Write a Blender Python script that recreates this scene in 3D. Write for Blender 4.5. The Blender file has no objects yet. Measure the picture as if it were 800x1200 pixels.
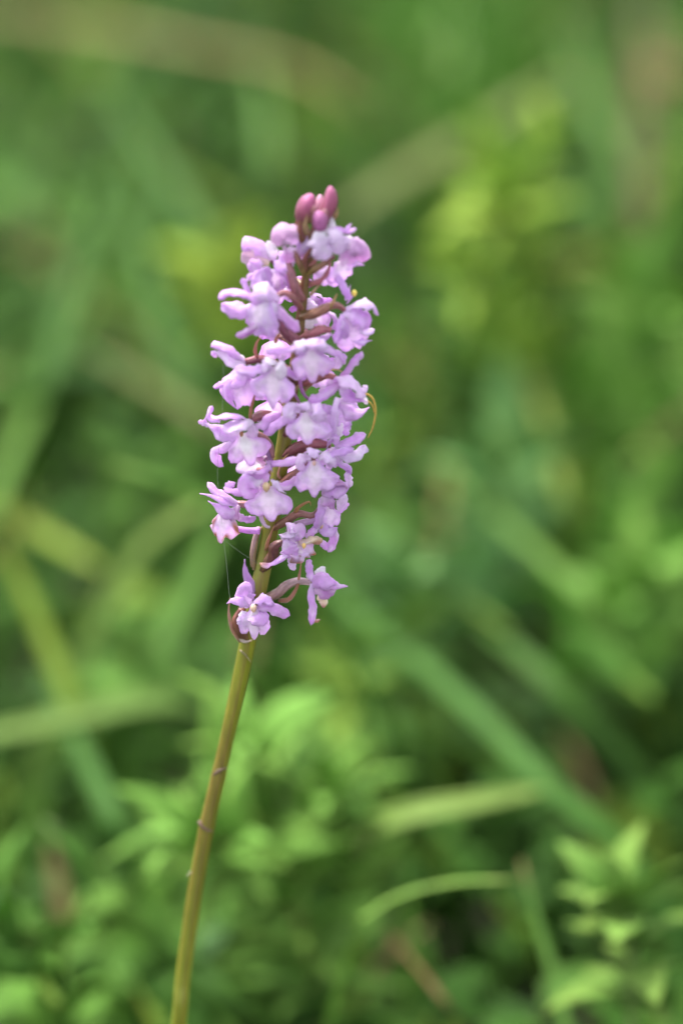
import bpy, math, random
import numpy as np
from mathutils import Vector, Matrix, noise

# ------------------------------------------------------------------ camera, sky, sun, exposure
sc = bpy.context.scene
C = sc.collection
PITCH = math.radians(25.0)
FOCUS = Vector((0.0, 0.0, 0.21))
FD = 0.556
FWD = Vector((0, math.cos(PITCH), -math.sin(PITCH)))
RIGHT = Vector((1, 0, 0))
UP = Vector((0, math.sin(PITCH), math.cos(PITCH)))
CAM = FOCUS - FWD * FD
cd = bpy.data.cameras.new('camera')
cam = bpy.data.objects.new('camera', cd)
C.objects.link(cam)
cam.location = CAM
cam.rotation_euler = (math.pi / 2 - PITCH, 0, 0)
cd.sensor_fit = 'VERTICAL'
cd.sensor_height = 36.0
cd.sensor_width = 24.0
cd.lens = 100.0
cd.clip_start = 0.02
cd.clip_end = 200.0
cd.dof.use_dof = True
cd.dof.focus_distance = FD - 0.005
cd.dof.aperture_fstop = 4.0
sc.camera = cam

SUN_EL, SUN_AZ = math.radians(60), math.radians(322)     # azimuth clockwise from +Y
world = bpy.data.worlds.new('World')
sc.world = world
world.use_nodes = True
wn = world.node_tree.nodes
wn.clear()
sky = wn.new('ShaderNodeTexSky')
sky.sky_type = 'NISHITA'
sky.sun_disc = False
sky.sun_elevation = SUN_EL
sky.sun_rotation = SUN_AZ
sky.dust_density = 2.5
bg = wn.new('ShaderNodeBackground')
bg.inputs['Strength'].default_value = 0.14
wo = wn.new('ShaderNodeOutputWorld')
cloud = wn.new('ShaderNodeHueSaturation')          # thin cloud whitens the blue
cloud.inputs['Saturation'].default_value = 0.25
world.node_tree.links.new(sky.outputs[0], cloud.inputs['Color'])
world.node_tree.links.new(cloud.outputs[0], bg.inputs[0])
world.node_tree.links.new(bg.outputs[0], wo.inputs[0])
sd = bpy.data.lights.new('sun', 'SUN')
sd.energy = 2.2
sd.angle = math.radians(12)
sd.color = (1.0, 0.95, 0.87)
sun = bpy.data.objects.new('sun', sd)
C.objects.link(sun)
sdir = Vector((math.sin(SUN_AZ) * math.cos(SUN_EL), math.cos(SUN_AZ) * math.cos(SUN_EL), math.sin(SUN_EL)))
sun.rotation_euler = sdir.to_track_quat('Z', 'Y').to_euler()
sun.location = (0, 0, 3)
vs = sc.view_settings
vs.view_transform = 'Standard'
vs.look = 'None'
vs.exposure = 1.84
vs.gamma = 1.0
vs.use_curve_mapping = False
sc.cycles.use_denoising = True

rnd = random.Random(7)

# ------------------------------------------------------------------ helpers
def W(px, py, D):
    """a point seen at photo pixel (px, py), D metres in front of the camera"""
    return CAM + FWD * D + RIGHT * ((px - 400) * 0.0003 * D) + UP * (-(py - 600) * 0.0003 * D)

PX = 0.0003 * FD                                   # metres per photo pixel at the orchid

def axis_depth(y):
    return (650 - y) * 0.29

def O(p):
    """orchid point: photo pixel x, y and pixels towards the viewer from the stem axis"""
    x, y, d = p
    return W(x, y, FD - (axis_depth(y) + d) * PX)

def vdir(n):
    return (RIGHT * n[0] + UP * n[1] - FWD * n[2]).normalized()

def lerp(a, b, t):
    return tuple(a[i] + (b[i] - a[i]) * t for i in range(3))

def sm(a, b, x):
    t = max(0.0, min(1.0, (x - a) / (b - a)))
    return t * t * (3 - 2 * t)

def spline(pts, n):
    """Catmull-Rom through pts, n samples"""
    pts = [Vector(p) for p in pts]
    if len(pts) == 2:
        return [pts[0].lerp(pts[1], i / (n - 1)) for i in range(n)]
    P = [pts[0] * 2 - pts[1]] + pts + [pts[-1] * 2 - pts[-2]]
    cum = [0]
    for a, b in zip(pts, pts[1:]):
        cum.append(cum[-1] + (b - a).length)
    out = []
    for i in range(n):
        s = cum[-1] * i / (n - 1)
        k = 0
        while k < len(pts) - 2 and s > cum[k + 1]:
            k += 1
        t = (s - cum[k]) / max(1e-9, cum[k + 1] - cum[k])
        p0, p1, p2, p3 = P[k:k + 4]
        out.append(0.5 * ((2 * p1) + (p2 - p0) * t + (2 * p0 - 5 * p1 + 4 * p2 - p3) * t * t + (3 * p1 - p0 - 3 * p2 + p3) * t ** 3))
    return out

def make_obj(name, verts, faces, cols, mat, parent=None, origin=None, smooth=True):
    me = bpy.data.meshes.new(name)
    o_ = Vector(origin) if origin is not None else Vector((0, 0, 0))
    me.from_pydata([tuple(Vector(v) - o_) for v in verts], [], faces)
    if cols is not None:
        a = me.color_attributes.new('Col', 'FLOAT_COLOR', 'POINT')
        arr = np.ones((len(verts), 4), dtype=np.float32)
        arr[:, :3] = np.array(cols, dtype=np.float32)
        a.data.foreach_set('color', arr.ravel())
    if smooth:
        me.polygons.foreach_set('use_smooth', [True] * len(me.polygons))
    me.materials.append(mat)
    me.update()
    ob = bpy.data.objects.new(name, me)
    C.objects.link(ob)
    ob.location = o_
    if parent is not None:
        ob.parent = parent
        ob.location = o_ - parent_world(parent)
    return ob

def parent_world(p):
    v = Vector((0, 0, 0))
    while p is not None:
        v = v + p.location
        p = p.parent
    return v

def empty(name, loc):
    e = bpy.data.objects.new(name, None)
    e.empty_display_size = 0.01
    C.objects.link(e)
    e.location = loc
    return e

def tag(o, label=None, cat=None, group=None, kind=None):
    if label: o['label'] = label
    if cat: o['category'] = cat
    if group: o['group'] = group
    if kind: o['kind'] = kind
    return o

# ------------------------------------------------------------------ materials
def node_mat(name):
    m = bpy.data.materials.new(name)
    m.use_nodes = True
    nt = m.node_tree
    nt.nodes.clear()
    return m, nt, nt.nodes, nt.links

def leafy_mat(name, transl, rough, noise_scale, noise_amt, bump_scale, bump_amt, spec=0.3, stretch=(1, 1, 1), hue=0.0, sheen=0.0, sss=0.0):
    m, nt, N, L = node_mat(name)
    at = N.new('ShaderNodeAttribute'); at.attribute_name = 'Col'
    tc = N.new('ShaderNodeTexCoord')
    mp = N.new('ShaderNodeMapping'); mp.inputs['Scale'].default_value = stretch
    L.new(tc.outputs['Object'], mp.inputs[0])
    nz = N.new('ShaderNodeTexNoise'); nz.inputs['Scale'].default_value = noise_scale; nz.inputs['Detail'].default_value = 4
    L.new(mp.outputs[0], nz.inputs['Vector'])
    mr = N.new('ShaderNodeMapRange'); mr.inputs['From Min'].default_value = 0.3; mr.inputs['From Max'].default_value = 0.7
    mr.inputs['To Min'].default_value = 1 - noise_amt; mr.inputs['To Max'].default_value = 1 + noise_amt
    L.new(nz.outputs[0], mr.inputs[0])
    hs = N.new('ShaderNodeHueSaturation')
    L.new(at.outputs['Color'], hs.inputs['Color']); L.new(mr.outputs[0], hs.inputs['Value'])
    oi = N.new('ShaderNodeObjectInfo')
    hr = N.new('ShaderNodeMapRange'); hr.inputs['To Min'].default_value = 0.5 - hue; hr.inputs['To Max'].default_value = 0.5 + hue
    L.new(oi.outputs['Random'], hr.inputs[0]); L.new(hr.outputs[0], hs.inputs['Hue'])
    bz = N.new('ShaderNodeTexNoise'); bz.inputs['Scale'].default_value = bump_scale; bz.inputs['Detail'].default_value = 3
    L.new(mp.outputs[0], bz.inputs['Vector'])
    bp = N.new('ShaderNodeBump'); bp.inputs['Strength'].default_value = bump_amt; bp.inputs['Distance'].default_value = 0.0004
    L.new(bz.outputs[0], bp.inputs['Height'])
    pr = N.new('ShaderNodeBsdfPrincipled')
    pr.inputs['Roughness'].default_value = rough
    pr.inputs['Specular IOR Level'].default_value = spec
    if sheen: pr.inputs['Sheen Weight'].default_value = sheen
    if sss:
        pr.inputs['Subsurface Weight'].default_value = sss
        pr.inputs['Subsurface Radius'].default_value = (1.0, 0.7, 1.0)
        pr.inputs['Subsurface Scale'].default_value = 0.0012
    L.new(hs.outputs[0], pr.inputs['Base Color']); L.new(bp.outputs[0], pr.inputs['Normal'])
    out = N.new('ShaderNodeOutputMaterial')
    if transl > 0:
        tr = N.new('ShaderNodeBsdfTranslucent')
        L.new(hs.outputs[0], tr.inputs['Color'])
        mx = N.new('ShaderNodeMixShader'); mx.inputs[0].default_value = transl
        L.new(pr.outputs[0], mx.inputs[1]); L.new(tr.outputs[0], mx.inputs[2]); L.new(mx.outputs[0], out.inputs[0])
    else:
        L.new(pr.outputs[0], out.inputs[0])
    return m

M_PETAL = leafy_mat('petal_tissue', 0.42, 0.40, 700, 0.13, 2600, 0.55, spec=0.4, hue=0.010, sheen=0.1, sss=0.35)
M_STEM = leafy_mat('stem_tissue', 0.0, 0.45, 900, 0.16, 2500, 0.25, spec=0.4, stretch=(1, 1, 0.12), sss=0.15)
M_OVARY = leafy_mat('ovary_tissue', 0.0, 0.42, 1100, 0.18, 3000, 0.2, spec=0.45, sss=0.15)
M_DRY = leafy_mat('dry_tissue', 0.12, 0.7, 1500, 0.25, 3000, 0.4, spec=0.2)
M_GRASS = leafy_mat('grass_leaf', 0.42, 0.6, 160, 0.16, 900, 0.15, spec=0.14, hue=0.006)
M_HERB = leafy_mat('herb_leaf', 0.40, 0.62, 220, 0.14, 700, 0.3, spec=0.12, hue=0.008)

def soil_mat():
    m, nt, N, L = node_mat('soil_and_litter')
    tc = N.new('ShaderNodeTexCoord')
    nz = N.new('ShaderNodeTexNoise'); nz.inputs['Scale'].default_value = 35; nz.inputs['Detail'].default_value = 8
    L.new(tc.outputs['Object'], nz.inputs['Vector'])
    cr = N.new('ShaderNodeValToRGB')
    cr.color_ramp.elements[0].position = 0.3; cr.color_ramp.elements[0].color = (0.010, 0.013, 0.004, 1)
    cr.color_ramp.elements[1].position = 0.72; cr.color_ramp.elements[1].color = (0.045, 0.04, 0.017, 1)
    L.new(nz.outputs[0], cr.inputs[0])
    bp = N.new('ShaderNodeBump'); bp.inputs['Strength'].default_value = 0.6; bp.inputs['Distance'].default_value = 0.01
    L.new(nz.outputs[0], bp.inputs['Height'])
    pr = N.new('ShaderNodeBsdfPrincipled'); pr.inputs['Roughness'].default_value = 0.95
    L.new(cr.outputs[0], pr.inputs['Base Color']); L.new(bp.outputs[0], pr.inputs['Normal'])
    out = N.new('ShaderNodeOutputMaterial'); L.new(pr.outputs[0], out.inputs[0])
    return m
M_SOIL = soil_mat()

def silk_mat():
    m, nt, N, L = node_mat('silk')
    pr = N.new('ShaderNodeBsdfPrincipled')
    nz = N.new('ShaderNodeTexNoise'); nz.inputs['Scale'].default_value = 300
    cr = N.new('ShaderNodeValToRGB'); cr.color_ramp.elements[0].color = (0.35, 0.38, 0.32, 1); cr.color_ramp.elements[1].color = (0.7, 0.72, 0.65, 1)
    L.new(nz.outputs[0], cr.inputs[0]); L.new(cr.outputs[0], pr.inputs['Base Color'])
    pr.inputs['Roughness'].default_value = 0.3
    pr.inputs['Alpha'].default_value = 0.18
    out = N.new('ShaderNodeOutputMaterial'); L.new(pr.outputs[0], out.inputs[0])
    return m
M_SILK = silk_mat()

# ------------------------------------------------------------------ shape builders
def strap_geo(P, widths, Nhint, phi, thick, nu=9, ruffle=0.0, crumple=0.0, seed=0, keel=0.0, twist=0.0, groove=0.0, frill=0.0):
    """closed, thin, cross-curved sheet along P; returns verts, faces, uv list (u,v,side)"""
    n = len(P)
    rings, uvs = [], []
    S_prev = None
    for i in range(n):
        T = (P[min(i + 1, n - 1)] - P[max(i - 1, 0)]).normalized()
        S = T.cross(Nhint)
        if S.length < 0.25:
            S = S_prev if S_prev is not None else T.orthogonal()
        S = S.normalized()
        if S_prev is not None and S.dot(S_prev) < 0: S = -S
        if S_prev is not None: S = (S + S_prev * 0.6).normalized()
        S_prev = S
        Nn = S.cross(T).normalized()
        if Nn.dot(Nhint) < 0: Nn = -Nn
        w = widths[i]
        v = i / (n - 1)
        if twist:
            ca, sa = math.cos(twist * v), math.sin(twist * v)
            S, Nn = S * ca + Nn * sa, Nn * ca - S * sa
        ph = phi if abs(phi) > 1e-3 else 1e-3
        top, bot, uvt, uvb = [], [], [], []
        for k in range(nu):
            u = -1 + 2 * k / (nu - 1)
            a = u * ph
            x = math.sin(a) / ph * w
            z = (math.cos(a) - 1) / ph * w
            x *= 1 + frill * noise.noise(Vector((v * 5 + seed * 2.7, 3.0 if u > 0 else 9.0, seed))) * abs(u)
            z += keel * w * abs(u) - groove * w * math.exp(-(u / 0.28) ** 2) * sm(0, .3, v)
            z += ruffle * w * u * u * (math.sin(v * 11 + seed * 1.7 + u * 1.3) + 0.7 * math.sin(v * 25 + seed * 2.9 + (2 if u > 0 else 0)))
            c = P[i] + S * x + Nn * z
            if crumple:
                q = noise.noise_vector(c * 260 + Vector((seed * 3.1, seed, 0)))
                c = c + q * crumple * sm(0.0, 0.35, v)
            th = thick * 0.5 * math.sqrt(max(0.02, 1 - u * u * 0.96))
            nn = (Nn * math.cos(a) + S * math.sin(a)) if ph > 0 else (Nn * math.cos(a) + S * math.sin(a))
            top.append(c + nn * th); uvt.append((u, v, 1))
            bot.append(c - nn * th); uvb.append((u, v, -1))
        rings.append(top + bot[::-1]); uvs.append(uvt + uvb[::-1])
    verts = [p for r in rings for p in r]
    uv = [p for r in uvs for p in r]
    m = 2 * nu
    faces = []
    for i in range(n - 1):
        for k in range(m):
            a = i * m + k; b = i * m + (k + 1) % m
            faces.append((a, b, b + m, a + m))
    faces.append(tuple(range(m))[::-1])
    faces.append(tuple(range((n - 1) * m, n * m)))
    return verts, faces, uv

PROF = {
    'blunt': lambda t: (0.55 + 0.45 * sm(0, 0.35, t)) * math.sqrt(max(0.0, 1 - max(0, (t - 0.80) / 0.20) ** 2)) + 0.02,
    'lance': lambda t: (0.35 + 0.65 * sm(0, 0.4, t)) * (1 - sm(0.35, 1.0, t) * 0.95),
    'oval': lambda t: max(0.06, math.sin(math.pi * min(1, 0.12 + 0.88 * t)) ** 0.6),
    'tri': lambda t: max(0.04, (1 - t) ** 0.8 * (0.6 + 0.4 * sm(0, 0.2, t))),
    'hood': lambda t: (0.45 + 0.55 * sm(0, 0.45, t)) * math.sqrt(max(0.0, 1 - max(0, (t - 0.6) / 0.4) ** 2.2)) + 0.03,
    'bract': lambda t: (0.7 + 0.3 * sm(0, 0.25, t)) * (1 - t) ** 0.7 + 0.04,
}

LILAC = (0.73, 0.41, 0.84)
PALE = (0.84, 0.63, 0.92)
WHITE = (0.93, 0.86, 0.96)
DEEP = (0.52, 0.20, 0.62)
PINK = (0.58, 0.17, 0.38)
CREAM = (0.80, 0.66, 0.48)
BROWN = (0.38, 0.14, 0.04)
MAROON = (0.15, 0.045, 0.05)
ROSE = (0.26, 0.085, 0.10)
TAN = (0.42, 0.24, 0.10)
OLIVE = (0.22, 0.17, 0.035)
SEED = [0]

def petal(name, parent, pts, w, N=(0, 0.25, 1), phi=0.7, prof='blunt', col=LILAC, tipc=None, basec=None, ruffle=0.07, crumple=0.0, thick=1.1, edge=None, nu=11, n=18):
    SEED[0] += 1
    s = SEED[0]
    rr = random.Random(s)
    P = spline([O(p) for p in pts], n)
    f = PROF[prof]
    wob = rr.uniform(0, 6)
    if name != 'bract' and name != 'scale_leaf':
        w = w * (1.0 if name == 'lateral_sepal' else 1.1)
        if name in ('petal', 'dorsal_sepal') and prof == 'hood': phi *= 0.75
        # uneven: the midline wanders, so no edge is ruler straight
        for i in range(1, n):
            t = i / (n - 1)
            P[i] = P[i] + noise.noise_vector(P[i] * 300 + Vector((s * 1.7, 0, s))) * (1.6 * PX * t)
        phi = phi * rr.uniform(0.6, 1.1)
    ws = [w * 0.5 * PX * f(i / (n - 1)) * (1 + 0.07 * math.sin(i * 0.9 + wob) + 0.05 * math.sin(i * 2.1 + wob * 2)) for i in range(n)]
    v, fc, uv = strap_geo(P, ws, vdir(N), phi, thick * PX, nu, ruffle * 2.2, (crumple + (1.5 if nu > 7 else 0)) * PX, s, twist=rr.uniform(-.5, .5), groove=rr.uniform(.03, .12), frill=0.45)
    basec = basec or lerp(col, WHITE, 0.35)
    tipc = tipc or lerp(col, DEEP, 0.10)
    sh = rr.uniform(-0.06, 0.06)
    cols = []
    for (u, t, sd_) in uv:
        c = lerp(basec, col, sm(0.0, 0.45, t))
        c = lerp(c, tipc, sm(0.6, 1.0, t))
        bl = noise.noise(Vector((u * 1.1 + s * 3.3, t * 2.3, s)))
        c = lerp(c, WHITE if col not in (TAN, BROWN) and name not in ('bract', 'scale_leaf') else c, max(0, min(.5, 0.06 + 0.8 * bl)) * (1 - 0.6 * u * u) * (0.4 if basec is col else 1))
        vein = math.exp(-(u * 6) ** 2) * 0.22 + math.exp(-((abs(u) - 0.55) * 9) ** 2) * 0.10
        c = lerp(c, DEEP if col not in (TAN, BROWN) else BROWN, vein * 0.5)
        if edge:
            e = sm(0.55, 1.0, abs(u)) * 0.6 + sm(0.72, 1.0, t)
            e *= 0.6 + 0.6 * math.sin(t * 9 + u * 5 + s)
            c = lerp(c, edge, max(0, min(1, e)))
        c = tuple(max(0.01, min(0.95, x * (1 + sh))) for x in c)
        cols.append(c)
    return make_obj(name, v, fc, cols, M_PETAL, parent, P[0])

def lip(parent, base, tip, w, N=(0, 0.2, 1), bulge=0.18, droop=0.12, lobes=1.0, ruffle=0.07, crumple=0.0, edge=None, white=1.0, side=None, nu=23, nv=15):
    SEED[0] += 1
    s = SEED[0]
    rr = random.Random(s * 7 + 1)
    b, t = O(base), O(tip)
    T = (t - b); Ln = T.length; T.normalize()
    Nh = vdir(N)
    S = T.cross(Nh).normalized()
    if side is not None and S.dot(vdir(side)) < 0: S = -S
    Nn = S.cross(T).normalized()
    if Nn.dot(Nh) < 0: Nn = -Nn
    w = w * 1.1
    wl = w * 0.5 * PX
    asym = rr.uniform(-0.12, 0.12)
    white = white * rr.uniform(0.35, 1.0)
    lobe_l = 0.10 + rr.uniform(0.0, 0.08); lobe_r = 0.10 + rr.uniform(0.0, 0.08)
    th = 1.0 * PX
    mc = rr.uniform(-.08, .08); mid = rr.uniform(.17, .26)
    top, bot, uv = [], [], []
    for i in range(nv):
        v = i / (nv - 1)
        for k in range(nu):
            u = -1 + 2 * k / (nu - 1)
            ln = 0.77
            if abs(u - mc) < 0.31:
                ln += (mid * lobes) * max(0, 1 - ((u - mc) / 0.31) ** 2) ** 0.6
            else:
                ln += (lobe_l if u < 0 else lobe_r) * 0.6 * lobes * max(0, 1 - ((abs(u) - 0.64) / 0.34) ** 2) ** 0.75
            ln += (0.05 * noise.noise(Vector((u * 4.5, s * 1.9, 0))) + 0.035 * noise.noise(Vector((u * 11, s * 1.9, 4)))) * v
            h = 0.30 + 0.70 * sm(0.05, 0.62, v) - 0.14 * sm(0.8, 1.0, v)
            h *= 1 + 0.16 * noise.noise(Vector((v * 4, s * 1.3, 2 if u < 0 else 8)))
            x = u * h * wl * (1 + asym * u)
            y = v * ln * Ln
            z = 0.55 * bulge * w * PX * ((1 - abs(u) ** 2.6) * math.sin(math.pi * min(1, v * 0.92)) - 0.5 * u * u * v)
            z -= droop * Ln * (v ** 2) * (0.5 + 0.5 * abs(u))
            z += ruffle * w * PX * (u * u * 0.8 + 0.25 * v) * math.sin(v * 9 + u * 7 + s * 1.3) * v
            z += 0.012 * w * PX * math.exp(-((abs(u) - 0.3) / 0.14) ** 2) * math.sin(math.pi * v)
            c = b + S * x + T * y + Nn * z
            q = noise.noise_vector(c * 420 + Vector((s, 0, 0)))
            c = c + q * (1.9 * PX * v)
            if crumple:
                q = noise.noise_vector(c * 230 + Vector((s * 2.3, s, 0)))
                c = c + q * crumple * PX * sm(0, 0.4, v)
            tt = th * (0.5 if (abs(u) < 0.99 and v < 0.99) else 0.12)
            top.append(c + Nn * tt); bot.append(c - Nn * tt); uv.append((u, v))
    n0 = len(top)
    verts = top + bot
    faces = []
    for i in range(nv - 1):
        for k in range(nu - 1):
            a = i * nu + k
            faces.append((a, a + 1, a + nu + 1, a + nu))
            faces.append((a + n0, a + nu + n0, a + nu + 1 + n0, a + 1 + n0))
    rim = [i for i in range(nu)] + [i * nu + nu - 1 for i in range(1, nv)] + [(nv - 1) * nu + k for k in range(nu - 2, -1, -1)] + [i * nu for i in range(nv - 2, 0, -1)]
    for a, bb in zip(rim, rim[1:] + rim[:1]):
        faces.append((a, a + n0, bb + n0, bb))
    cols = []
    for (u, v) in uv * 2:
        c = lerp(PALE, WHITE, white * sm(0.85, 0.2, abs(u)) * sm(1.0, 0.45, v))
        c = lerp(c, LILAC, 0.75 * sm(0.55, 1.0, abs(u)) + 0.55 * sm(0.72, 1.0, v) * (1 - 0.5 * sm(0.3, 1, abs(u))))
        sp = math.exp(-(((abs(u) - 0.42) / 0.16) ** 2 + ((v - 0.62) / 0.13) ** 2))
        c = lerp(c, LILAC, 0.5 * sp)
        if edge:
            e = max(sm(0.62, 0.95, abs(u)) * sm(0.2, 0.5, v), sm(0.78, 0.97, v)) * (0.7 + 0.6 * math.sin(u * 8 + v * 6 + s))
            c = lerp(c, edge, max(0, min(1, e)))
        cols.append(tuple(min(.95, q * 1.06) for q in c))
    return make_obj('lip', verts, faces, cols, M_PETAL, parent, b)

def tube_geo(P, R, sides=12, rib=0.0, twist=0.0, ribs=6):
    n = len(P)
    verts, uv, faces = [], [], []
    ref = None
    for i in range(n):
        T = (P[min(i + 1, n - 1)] - P[max(i - 1, 0)]).normalized()
        if ref is None: ref = T.orthogonal().normalized()
        ref = (ref - T * ref.dot(T)).normalized()
        bn = T.cross(ref)
        for k in range(sides):
            a = 2 * math.pi * k / sides
            r = R[i] * (1 + rib * math.cos(ribs * (a + twist * i / (n - 1))))
            verts.append(P[i] + ref * math.cos(a) * r + bn * math.sin(a) * r)
            uv.append((a, i / (n - 1)))
    for i in range(n - 1):
        for k in range(sides):
            a = i * sides + k; b = i * sides + (k + 1) % sides
            faces.append((a, b, b + sides, a + sides))
    faces.append(tuple(range(sides))[::-1]); faces.append(tuple(range((n - 1) * sides, n * sides)))
    return verts, faces, uv

def tube(name, parent, pts, radii, c0, c1, mat, n=14, sides=12, rib=0.0, twist=0.0, world_pts=False, streak=None):
    P = spline(pts if world_pts else [O(p) for p in pts], n)
    sc_ = 1.0 if world_pts else PX
    R = []
    for i in range(n):
        t = i / (n - 1) * (len(radii) - 1)
        k = min(len(radii) - 2, int(t))
        f = t - k
        f = f * f * (3 - 2 * f)
        R.append((radii[k] * (1 - f) + radii[k + 1] * f) * sc_)
    v, f, uv = tube_geo(P, R, sides, rib, twist)
    cols = []
    for (a, t) in uv:
        c = lerp(c0, c1, t)
        if streak:
            c = lerp(c, streak, 0.45 * max(0, -math.cos(6 * (a + twist * t))) * (1 - 0.6 * t))
            c = tuple(q * (0.85 + 0.5 * noise.noise(Vector((a * 1.2, t * 5, radii[0] + P[0].x * 900)))) for q in c)
        cols.append(c)
    return make_obj(name, v, f, cols, mat, parent, P[0])

# ------------------------------------------------------------------ the ground
def ground():
    nx, ny = 90, 90
    verts, faces = [], []
    for j in range(ny):
        for i in range(nx):
            # denser near the scene, reaching far out
            u = (i / (nx - 1)) * 2 - 1; v = (j / (ny - 1)) * 2 - 1
            x = math.copysign(abs(u) ** 3, u) * 60 + u * 1.0
            y = math.copysign(abs(v) ** 3, v) * 60 + v * 1.0 + 0.4
            z = 0.008 * noise.noise(Vector((x * 6, y * 6, 0))) + 0.003 * noise.noise(Vector((x * 25, y * 25, 3)))
            if abs(x) > 3 or abs(y) > 4: z += 0.05 * noise.noise(Vector((x * 0.4, y * 0.4, 1)))
            verts.append((x, y, z - 0.004))
    for j in range(ny - 1):
        for i in range(nx - 1):
            a = j * nx + i
            faces.append((a, a + 1, a + nx + 1, a + nx))
    o = make_obj('ground', verts, faces, None, M_SOIL)
    tag(o, 'dark brown soil with litter under the meadow', 'ground', kind='structure')
ground()

# ------------------------------------------------------------------ meadow grass and ground cover (uncountable)
def build_stuff(name, V, F, Cc, mat, label, cat):
    me = bpy.data.meshes.new(name)
    nv, nf = len(V), len(F)
    me.vertices.add(nv); me.vertices.foreach_set('co', V.astype(np.float32).ravel())
    me.loops.add(nf * 4); me.loops.foreach_set('vertex_index', F.astype(np.int32).ravel())
    me.polygons.add(nf)
    me.polygons.foreach_set('loop_start', np.arange(0, nf * 4, 4, dtype=np.int32))
    me.polygons.foreach_set('loop_total', np.full(nf, 4, dtype=np.int32))
    me.polygons.foreach_set('use_smooth', np.ones(nf, dtype=bool))
    a = me.color_attributes.new('Col', 'FLOAT_COLOR', 'POINT')
    arr = np.ones((nv, 4), dtype=np.float32); arr[:, :3] = Cc
    a.data.foreach_set('color', arr.ravel())
    me.materials.append(mat)
    me.update(calc_edges=True); me.validate()
    o = bpy.data.objects.new(name, me)
    C.objects.link(o)
    return tag(o, label, cat, kind='stuff')

G_DARK = np.array([0.015, 0.045, 0.006]); G_MID = np.array([0.046, 0.124, 0.015]); G_LIGHT = np.array([0.100, 0.220, 0.029])
G_YEL = np.array([0.18, 0.25, 0.03]); G_DRY = np.array([0.30, 0.23, 0.10]); G_BLUE = np.array([0.065, 0.15, 0.04])

def hlimit(x, y):
    """tallest growth the photo allows at a spot: low round the orchid, taller behind"""
    return np.where(y < 0.10, 0.045, np.where(y < 0.45, 0.045 + (y - 0.10) * 0.20, 0.115 + np.minimum(y - 0.45, 1.0) * 0.035))

def scatter(rs, n_wide, n_near):
    x = rs.uniform(-1.5, 1.5, n_wide); y = rs.uniform(-0.6, 3.6, n_wide)
    x2 = rs.uniform(-0.42, 0.42, n_near); y2 = rs.uniform(-0.05, 1.5, n_near)
    return np.concatenate([x, x2]), np.concatenate([y, y2])

def bare_spot(px, py, z=0.03):
    d = (FWD + RIGHT * ((px - 400) * 0.0003) + UP * (-(py - 600) * 0.0003))
    t = (z - CAM.z) / d.z
    p = CAM + d * t
    return p.x, p.y
BARE = [(bare_spot(px, py), r) for px, py, r in ((85, 600, .026), (290, 165, .06), (520, 1075, .014), (650, 1130, .014), (700, 900, .012),
        (450, 935, .014), (15, 690, .02), (440, 330, .045), (60, 110, .05), (755, 120, .05), (230, 905, .012), (130, 500, .02), (470, 380, .03), (300, 330, .035))]
def keep_mask(x, y):
    k = np.ones(len(x), bool)
    for (bx, by), r in BARE:
        k &= ((x - bx) / r) ** 2 + ((y - by) / (r * 1.6)) ** 2 > 1
    return k

def grass_stuff():
    rs = np.random.RandomState(3)
    x, y = scatter(rs, 24000, 15000)
    # tussocks: keep more where a low-frequency pattern is high
    pat = np.sin(x * 13 + 1.3 * np.sin(y * 7)) * np.sin(y * 11 + 1.7 * np.sin(x * 6 + 2))
    keep = rs.uniform(-1, 1, len(x)) < pat * 0.8 + 0.35
    keep &= keep_mask(x, y)
    x, y, pat = x[keep], y[keep], pat[keep]
    n = len(x)
    H = hlimit(x, y)
    h = H * rs.uniform(0.45, 1.15, n)
    ln = h * rs.uniform(1.0, 1.5, n)
    az = rs.uniform(0, 2 * np.pi, n) * 0.65 + 0.7 * np.sin(x * 5 + y * 3)
    lean = rs.uniform(0.15, 1.0, n) * ln * 0.75
    wd = rs.uniform(0.0008, 0.0030, n)
    seg = 6
    t = np.linspace(0, 1, seg + 1)[None, :]
    dx, dy = np.cos(az)[:, None], np.sin(az)[:, None]
    fw = lean[:, None] * (0.35 * t + 0.65 * t ** 2)
    droop = rs.uniform(0, 0.35, n)[:, None]
    X = x[:, None] + dx * fw; Y = y[:, None] + dy * fw
    Z = h[:, None] * (t * 1.15 - (0.15 + droop) * t ** 3) - 0.003
    w = wd[:, None] * (0.8 + 0.4 * t) * np.sqrt(np.clip(1 - t ** 2.2, 0.0, 1)) + 0.00012
    tw = rs.uniform(-0.9, 0.9, n)[:, None] * t + rs.uniform(-0.5, 0.5, n)[:, None]
    sx, sy = -np.sin(az)[:, None] * np.cos(tw), np.cos(az)[:, None] * np.cos(tw)
    sz = np.sin(tw)
    A = np.stack([X - sx * w, Y - sy * w, Z - sz * w], -1)
    B = np.stack([X + sx * w, Y + sy * w, Z + sz * w], -1)
    V = np.stack([A, B], 2).reshape(-1, 3)
    base = (np.arange(n) * (seg + 1) * 2)[:, None] + (np.arange(seg) * 2)[None, :]
    F = np.stack([base, base + 1, base + 3, base + 2], -1).reshape(-1, 4)
    k = rs.uniform(0, 1, n)[:, None]
    k2 = rs.uniform(0, 1, n)[:, None]
    col = G_DARK * (1 - k) + G_MID * k
    col = np.where(k2 > 0.55, G_MID * (1 - k) + G_LIGHT * k, col)
    col = np.where(k2 > 0.86, G_LIGHT * (1 - k) + G_YEL * k, col)
    col = np.where(k2 > 0.965, G_DRY * (0.6 + 0.6 * k), col)
    Cc = np.repeat(col[:, None, :], (seg + 1) * 2, 1).reshape(-1, 3)
    build_stuff('meadow_grass', V, F, Cc, M_GRASS, 'dense mixed green grass filling the meadow behind the orchid', 'grass')
grass_stuff()

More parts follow.
